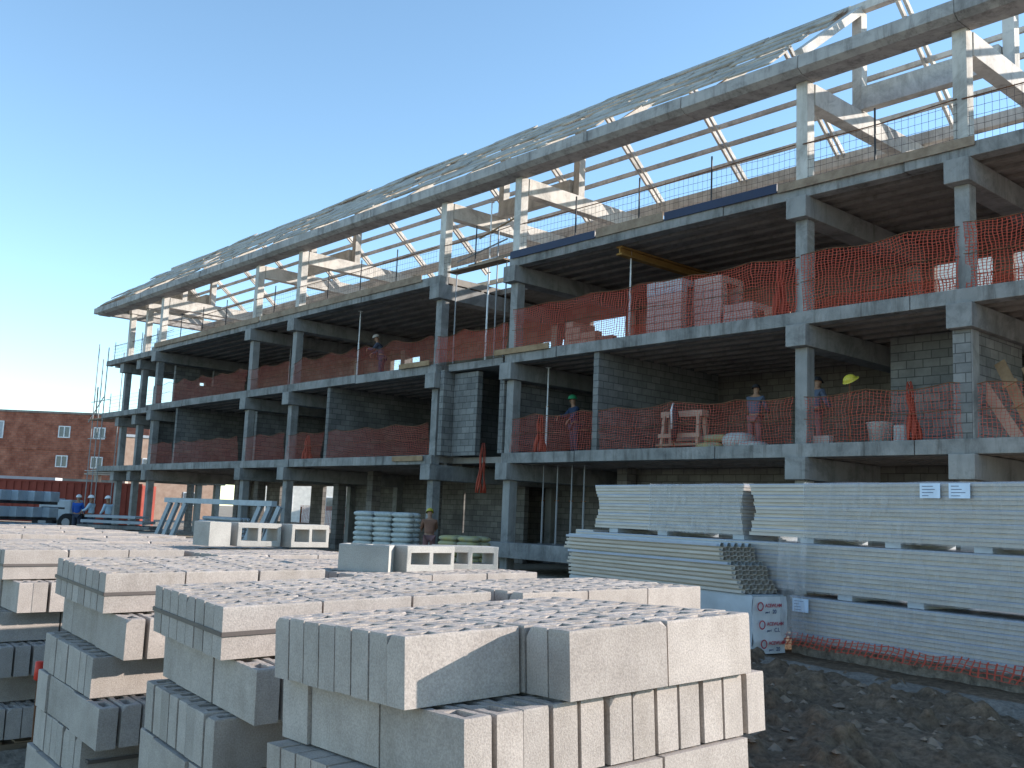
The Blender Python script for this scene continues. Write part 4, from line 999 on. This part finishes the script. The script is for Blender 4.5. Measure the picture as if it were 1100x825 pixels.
mb.sheet(lambda u, v: (u*3.97, 0.012*sin(v*9+u*4), 0.02+v*0.70), 40, 8, 1, 1); mb.build('side_wrap', 'foamwhite', t, smooth=True)
def endf(u, v): return (3.97+0.012*sin(v*7+u*3)+0.02*fbm(u*4, v*5, 3)-0.03*(v < 0.15), u*0.62, 0.0+v*0.72)
MB().sheet(endf, 18, 16, 1, 1).build('end_wrap', 'white', t, smooth=True)
MB().box(0.01, 3.94, 0.02, 0.60, 0.0, 0.735).build('pack_core', 'foamwhite', t)
def text(body, size, loc, parent, mat, rz=pi/2, ext=0.001):
    cu = bpy.data.curves.new('lettering', 'FONT'); cu.body = body; cu.size = size; cu.extrude = ext; cu.offset = 0.0012
    o = bpy.data.objects.new('lettering', cu); COL.objects.link(o); o.parent = parent; o.location = loc; o.rotation_euler = (pi/2, 0, rz); cu.materials.append(M[mat])
    bpy.context.view_layer.update(); me = bpy.data.meshes.new_from_object(o.evaluated_get(bpy.context.evaluated_depsgraph_get()))
    q = bpy.data.objects.new('lettering', me); COL.objects.link(q); q.parent = parent; q.location = loc; q.rotation_euler = (pi/2, 0, rz); bpy.data.objects.remove(o); return q
for i, z in enumerate((0.60, 0.37, 0.13)):
    mb = MB(); n = 20; y0 = 0.10+0.035*i
    for q in range(n):
        a0, a1 = 2*pi*q/n, 2*pi*(q+1)/n
        mb.v += [(4.012, y0+cos(a0)*0.055, z+sin(a0)*0.058), (4.012, y0+cos(a1)*0.055, z+sin(a1)*0.058), (4.012, y0+cos(a1)*0.040, z+sin(a1)*0.043), (4.012, y0+cos(a0)*0.040, z+sin(a0)*0.043)]
        mb.v += [(4.016, *p[1:]) for p in mb.v[-4:]]
        b = len(mb.v)-8; mb.f += [(b+4, b+5, b+6, b+7), (b, b+1, b+5, b+4), (b+2, b+3, b+7, b+6)]
    mb.build('printed_ring', 'inkred', t)
    text('ACEWLHM', 0.062, (4.014, y0+0.085, z-0.01), t, 'inkred')
    text('panel', 0.036, (4.014, y0+0.09, z-0.085), t, 'ink')
    text(('20', 'C.L', '20')[i], 0.07, (4.014, y0+0.22, z-0.09), t, 'ink')
# tall pale box-section frame end at the left of the middle tier
solo('box_section', MB().box(0, 0.5, 0, 0.4, 0, 0.36), 'panelskin', pl(-6.95, 0.1, 1.08), 'pale open box section resting at the left end of the middle tier', 'box section', rz=PR, bevel=0.01)

# ------------------------------------------------------------------ yard behind the blocks
def sack_pallet(loc, nx_, ny, nz, label, mat, rz=0):
    t = thing('bag_pallet', label, 'pallet', loc, rz)
    mb = MB()
    for k in range(5): mb.box(-nx_*0.3, nx_*0.3, -ny*0.22+k*(ny*0.44-0.1)/4, -ny*0.22+k*(ny*0.44-0.1)/4+0.1, 0.08, 0.10)
    for k in (-1, 0, 1): mb.box(k*(nx_*0.3-0.06)-0.05, k*(nx_*0.3-0.06)+0.05, -ny*0.22, ny*0.22, 0, 0.079)
    mb.build('pallet', 'oldwood', t)
    for k in range(nz):
        mb = MB()
        for i in range(nx_):
            for j in range(ny): sack(mb, (i-(nx_-1)/2)*0.58+random.uniform(-.03, .03), (j-(ny-1)/2)*0.42, 0.10+k*0.135, 0.6, 0.43, 0.155, random.random()*9)
        mb.build('bag_layer', mat, t, smooth=True)
    return t
sack_pallet((-23.3, 16.1, 0.0), 3, 2, 11, 'pallet stacked high with pale printed bags in front of the ground floor', 'bag', 0.5)
sack_pallet((-20.6, 16.7, 0.0), 2, 2, 7, 'lower pallet of yellow and grey bags next to the worker', 'bagyellow', 0.3)
for i, (x, y, L) in enumerate(((-25.0, 16.2, .9), (-24.4, 15.6, .8), (-22.2, 15.9, .8))):
    one_sack(x, y, 0.0, L, 0.6, 0.45, 'bag', 'loose bag beside the tall bag pallet, ' + ('leftmost', 'in the middle', 'to its right')[i], i*0.5)
def frame_trestle():
    t = thing('steel_frame_rack', 'long low pale steel rack with slanting legs at both ends', 'rack', (-33.9, 16.0, 0), 0.05)
    MB().box(-3.9, 3.9, -0.10, 0.10, 1.62, 1.80).build('top_beam', 'foamwhite', t)
    for i, xx in enumerate((-3.6, -3.0, -2.35, 3.0, 3.6, 4.2)):
        MB().bar((xx-0.55, -0.3, 0), (xx+0.05, 0, 1.62), 0.16, 0.14).build('leg', 'foamwhite', t)
    MB().bar((2.0, 0.7, 0), (2.9, 0.5, 1.6), 0.1, 0.1).build('brace', 'steel', t)
    return t
frame_trestle()
t = thing('pipe_bundle', 'low stack of pale tubes lying inside the steel rack', 'tubes', (-35.4, 17.0, 0))
for k in range(8):
    mb = MB()
    for j in range(3): mb.tube([(-1.9 + (0.3 if k % 2 else 0), j*0.15, 0.075+k*0.145), (1.5, j*0.15, 0.075+k*0.145)], 0.07, 8)
    mb.build('tube_row', 'foamwhite', t, smooth=True)
t = thing('precast_pile', 'low pile of pale precast slabs beside the far end columns', 'slabs', (-42.6, 16.0, 0), 0.85)
for k in range(5): MB().box(-1.9+0.15*k, 2.0-0.3*k, -0.8, 0.8, 0.2*k+0.02*k, 0.2*k+0.18).build('slab', 'foamwhite' if k > 2 else 'slab', t, bevel=0.01)
# insulation packs far left
for k in range(3):
    for i in range(6):
        loc = (-43.9-0.15*i+0.0, 10.2+i*0.68, 0.12+k*0.66)
        t = thing('insulation_pack', 'pale blue wrapped pack, %s tier, %s from the left' % (('bottom', 'middle', 'top')[k], ORD[i]), 'pack', loc, -0.9, 'insulation packs at the left edge')
        MB().box(-0.32, 0.32, -0.26, 0.26, 0, 0.42).build('wrapped_body', 'foamblue', t, bevel=0.03)
        MB().box(-0.325, -0.1, -0.265, -0.255, 0.01, 0.41).build('bright_side', 'foamwhite', t)
        MB().box(-0.3, 0.3, -0.2, 0.2, -0.12, -0.004).build('pallet', 'dark', t)
# white dumper
t = thing('site_dumper', 'small white site machine with a large dark tyre left of the people', 'dumper', (-48.6, 15.35, 0), 0.7)
MB().box(-0.8, 0.8, -0.5, 0.5, 0.6, 1.55).build('body', 'foamwhite', t, bevel=0.06); MB().box(-0.65, 0.5, -0.515, -0.503, 1.12, 1.2).build('grille', 'dark', t); MB().box(-0.75, -0.1, -0.45, 0.45, 1.552, 1.6).build('bonnet', 'foamwhite', t, bevel=0.02)
for sx, sy in ((-0.4, -0.58), (-0.4, 0.58), (0.75, -0.55), (0.75, 0.55)):
    wh = MB().tube([(sx, sy-0.17, 0.52), (sx, sy+0.17, 0.52)], 0.52 if sx < 0 else 0.42, 18).build('wheel', 'tyre', t, bevel=0.03); MB().tube([(sx, sy-0.18, 0.52), (sx, sy+0.18, 0.52)], 0.2, 12).build('rim', 'steel', wh)
# corrugated container
t = thing('shipping_container', 'long rust red corrugated container behind the yard', 'container', (-66.2, 18.9, 0), radians(48.6)+0.0)
mb = MB(); n = 60; Lc = 14.0
for i in range(n):
    x0 = -Lc/2+i*Lc/n; d = 0.05 if i % 2 else 0
    mb.box(x0, x0+Lc/n-0.001, -0.02-d, 0.02-d, 0.12, 2.55)
mb.build('corrugated_side', 'container', t); MB().box(-Lc/2, Lc/2, 0.021, 2.4, 0.12, 2.6).build('shell', 'container', t); MB().box(-Lc/2, Lc/2, -0.09, 0.05, 2.552, 2.68).build('top_rail', 'container', t)
solo('pipe_load', MB().box(-4.5, 4.0, 0.2, 1.2, 0, 0.18), 'foamwhite', (-68.5, 17.2, 2.69), 'pale long load lying on the left of the red container', 'load', rz=radians(48.6))
mb = MB()
for k in range(4): mb.box(-1.5+0.2*k, 1.3-0.25*k, 0, 1.0, 0.45+k*0.11, 0.53+k*0.11)
for xx in (-0.9, 0.8): mb.box(xx, xx+0.25, 0.1, 0.6, 0, 0.45)
solo('timber_load', mb, 'cream', (-63.3, 22.6, 2.69), 'sunlit stack of pale boards on top of the container', 'boards', rz=radians(48.6))
# brick apartment block
bt = thing('brick_apartments', 'unplastered red brick block with small white windows beyond the far end', 'building', (-101.5, 31.4, 0), radians(48.6))
x0, x1 = -32.0, 8.5
MB().box(x0, x1, 0, 12, 0, 9.75).build('wall', 'redbrick', bt)
MB().box(x0-0.1, x1+0.1, -0.1, 12.1, 9.752, 9.95).build('parapet', 'soffit', bt)
MB().box(x0, x1-0.05, -0.06, -0.003, 3.2, 3.5).build('floor_band', 'soffit', bt); MB().box(x0, x1-0.05, -0.06, -0.003, 6.2, 6.42).build('floor_band', 'redbrick', bt)
for zc in (8.0, 5.15):
    for xc, ww in ((-14.2, 1.3), (-9.3, 1.3), (-4.9, 3.0), (2.5, 1.15), (5.9, 1.15), (-19, 1.3)):
        if zc < 6 and ww == 3.0: xc = -5.4; ww = 2.2
        hh = 1.15 if ww < 2 else 1.7
        xw = xc - 2.2 + (0 if zc > 6 else 0.0)
        wv = MB(); wv.box(xw-ww/2, xw+ww/2, -0.10, -0.01, zc-hh/2, zc-hh/2+0.1); wv.box(xw-ww/2, xw+ww/2, -0.10, -0.01, zc+hh/2-0.1, zc+hh/2); wv.box(xw-ww/2, xw-ww/2+0.1, -0.10, -0.01, zc-hh/2+.1, zc+hh/2-.1); wv.box(xw+ww/2-0.1, xw+ww/2, -0.10, -0.01, zc-hh/2+.1, zc+hh/2-.1); wv.box(xw-0.05, xw+0.05, -0.10, -0.01, zc-hh/2+.1, zc+hh/2-.1)
        wi = wv.build('window', 'white', bt); MB().box(xw-ww/2+.1, xw+ww/2-.1, -0.05, -0.02, zc-hh/2+.1, zc+hh/2-.1).build('pane', 'glass' if ww < 2 else 'foamwhite', wi)
MB().box(-1.0, 0.4, 2, 3, 9.95, 10.1).build('roof_vent', 'soffit', bt)
# overhead cable
mb = MB(); a = Vector((-60.4, 20.5, 8.2)); b = Vector((-97, 33, 10.2)); mb.tube([tuple(a.lerp(b, q/12)+Vector((0, 0, -1.2*sin(pi*q/12)))) for q in range(13)], 0.04, 5)
solo('overhead_cable', mb, 'dark', (0, 0, 0), 'thin dark cable running from the far scaffold to the brick block', 'cable')
# things behind the building, seen through its openings
def bgb(x, y, w, d, h, mat, label, rz=0.0, win=True):
    t = thing('rear_house', label, 'building', (x, y, 0), rz); MB().box(-w/2, w/2, 0, d, 0, h).build('wall', mat, t); MB().box(-w/2-0.1, w/2+0.1, -0.1, d+0.1, h+0.002, h+0.25).build('roof_edge', 'foamwhite', t)
    if win:
        for i in range(int(w/4)):
            for z in (1.4, 4.4):
                if z+1.3 < h:
                    xx = -w/2+1.6+i*4; f = MB().box(xx, xx+1.2, -0.05, -0.004, z, z+1.3).build('window', 'white', t); MB().box(xx+.1, xx+1.1, -0.08, -0.052, z+.1, z+1.2).build('pane', 'glass', f)
    return t
bgb(-75, 48, 16, 8, 6.0, 'palewall', 'pale house seen through the left ground floor openings', 1.25)
bgb(-95, 62, 18, 8, 7.5, 'palewall', 'white house farther back seen beside the orange fence', 1.2)
bgb(-62, 62, 14, 9, 6.5, 'palewall', 'pale house seen through the ground floor opening at the recess', 1.1)
bgb(-24, 66, 16, 9, 22, 'palewall', 'tall pale block seen through the second floor at the right', 0.9, False)
bgb(-93.5, 39.5, 9, 8, 7.6, 'clay', 'sunlit brick house seen between the far end columns', 1.35)
t = thing('orange_fence', 'orange plastic barrier fence behind the building', 'fence', (-53.8, 33.5, 0), 0.84)
MB().sheet(lambda u, v: (-2.4+u*4.8, 0.1*sin(u*20), 0.3+v*1.5), 30, 4, 4.8, 1.3).build('netting', 'net', t)
for k in range(3): MB().box(-2.4+k*2.3, -2.32+k*2.3, -0.04, 0.04, 0, 1.7).build('post', 'rust', t)
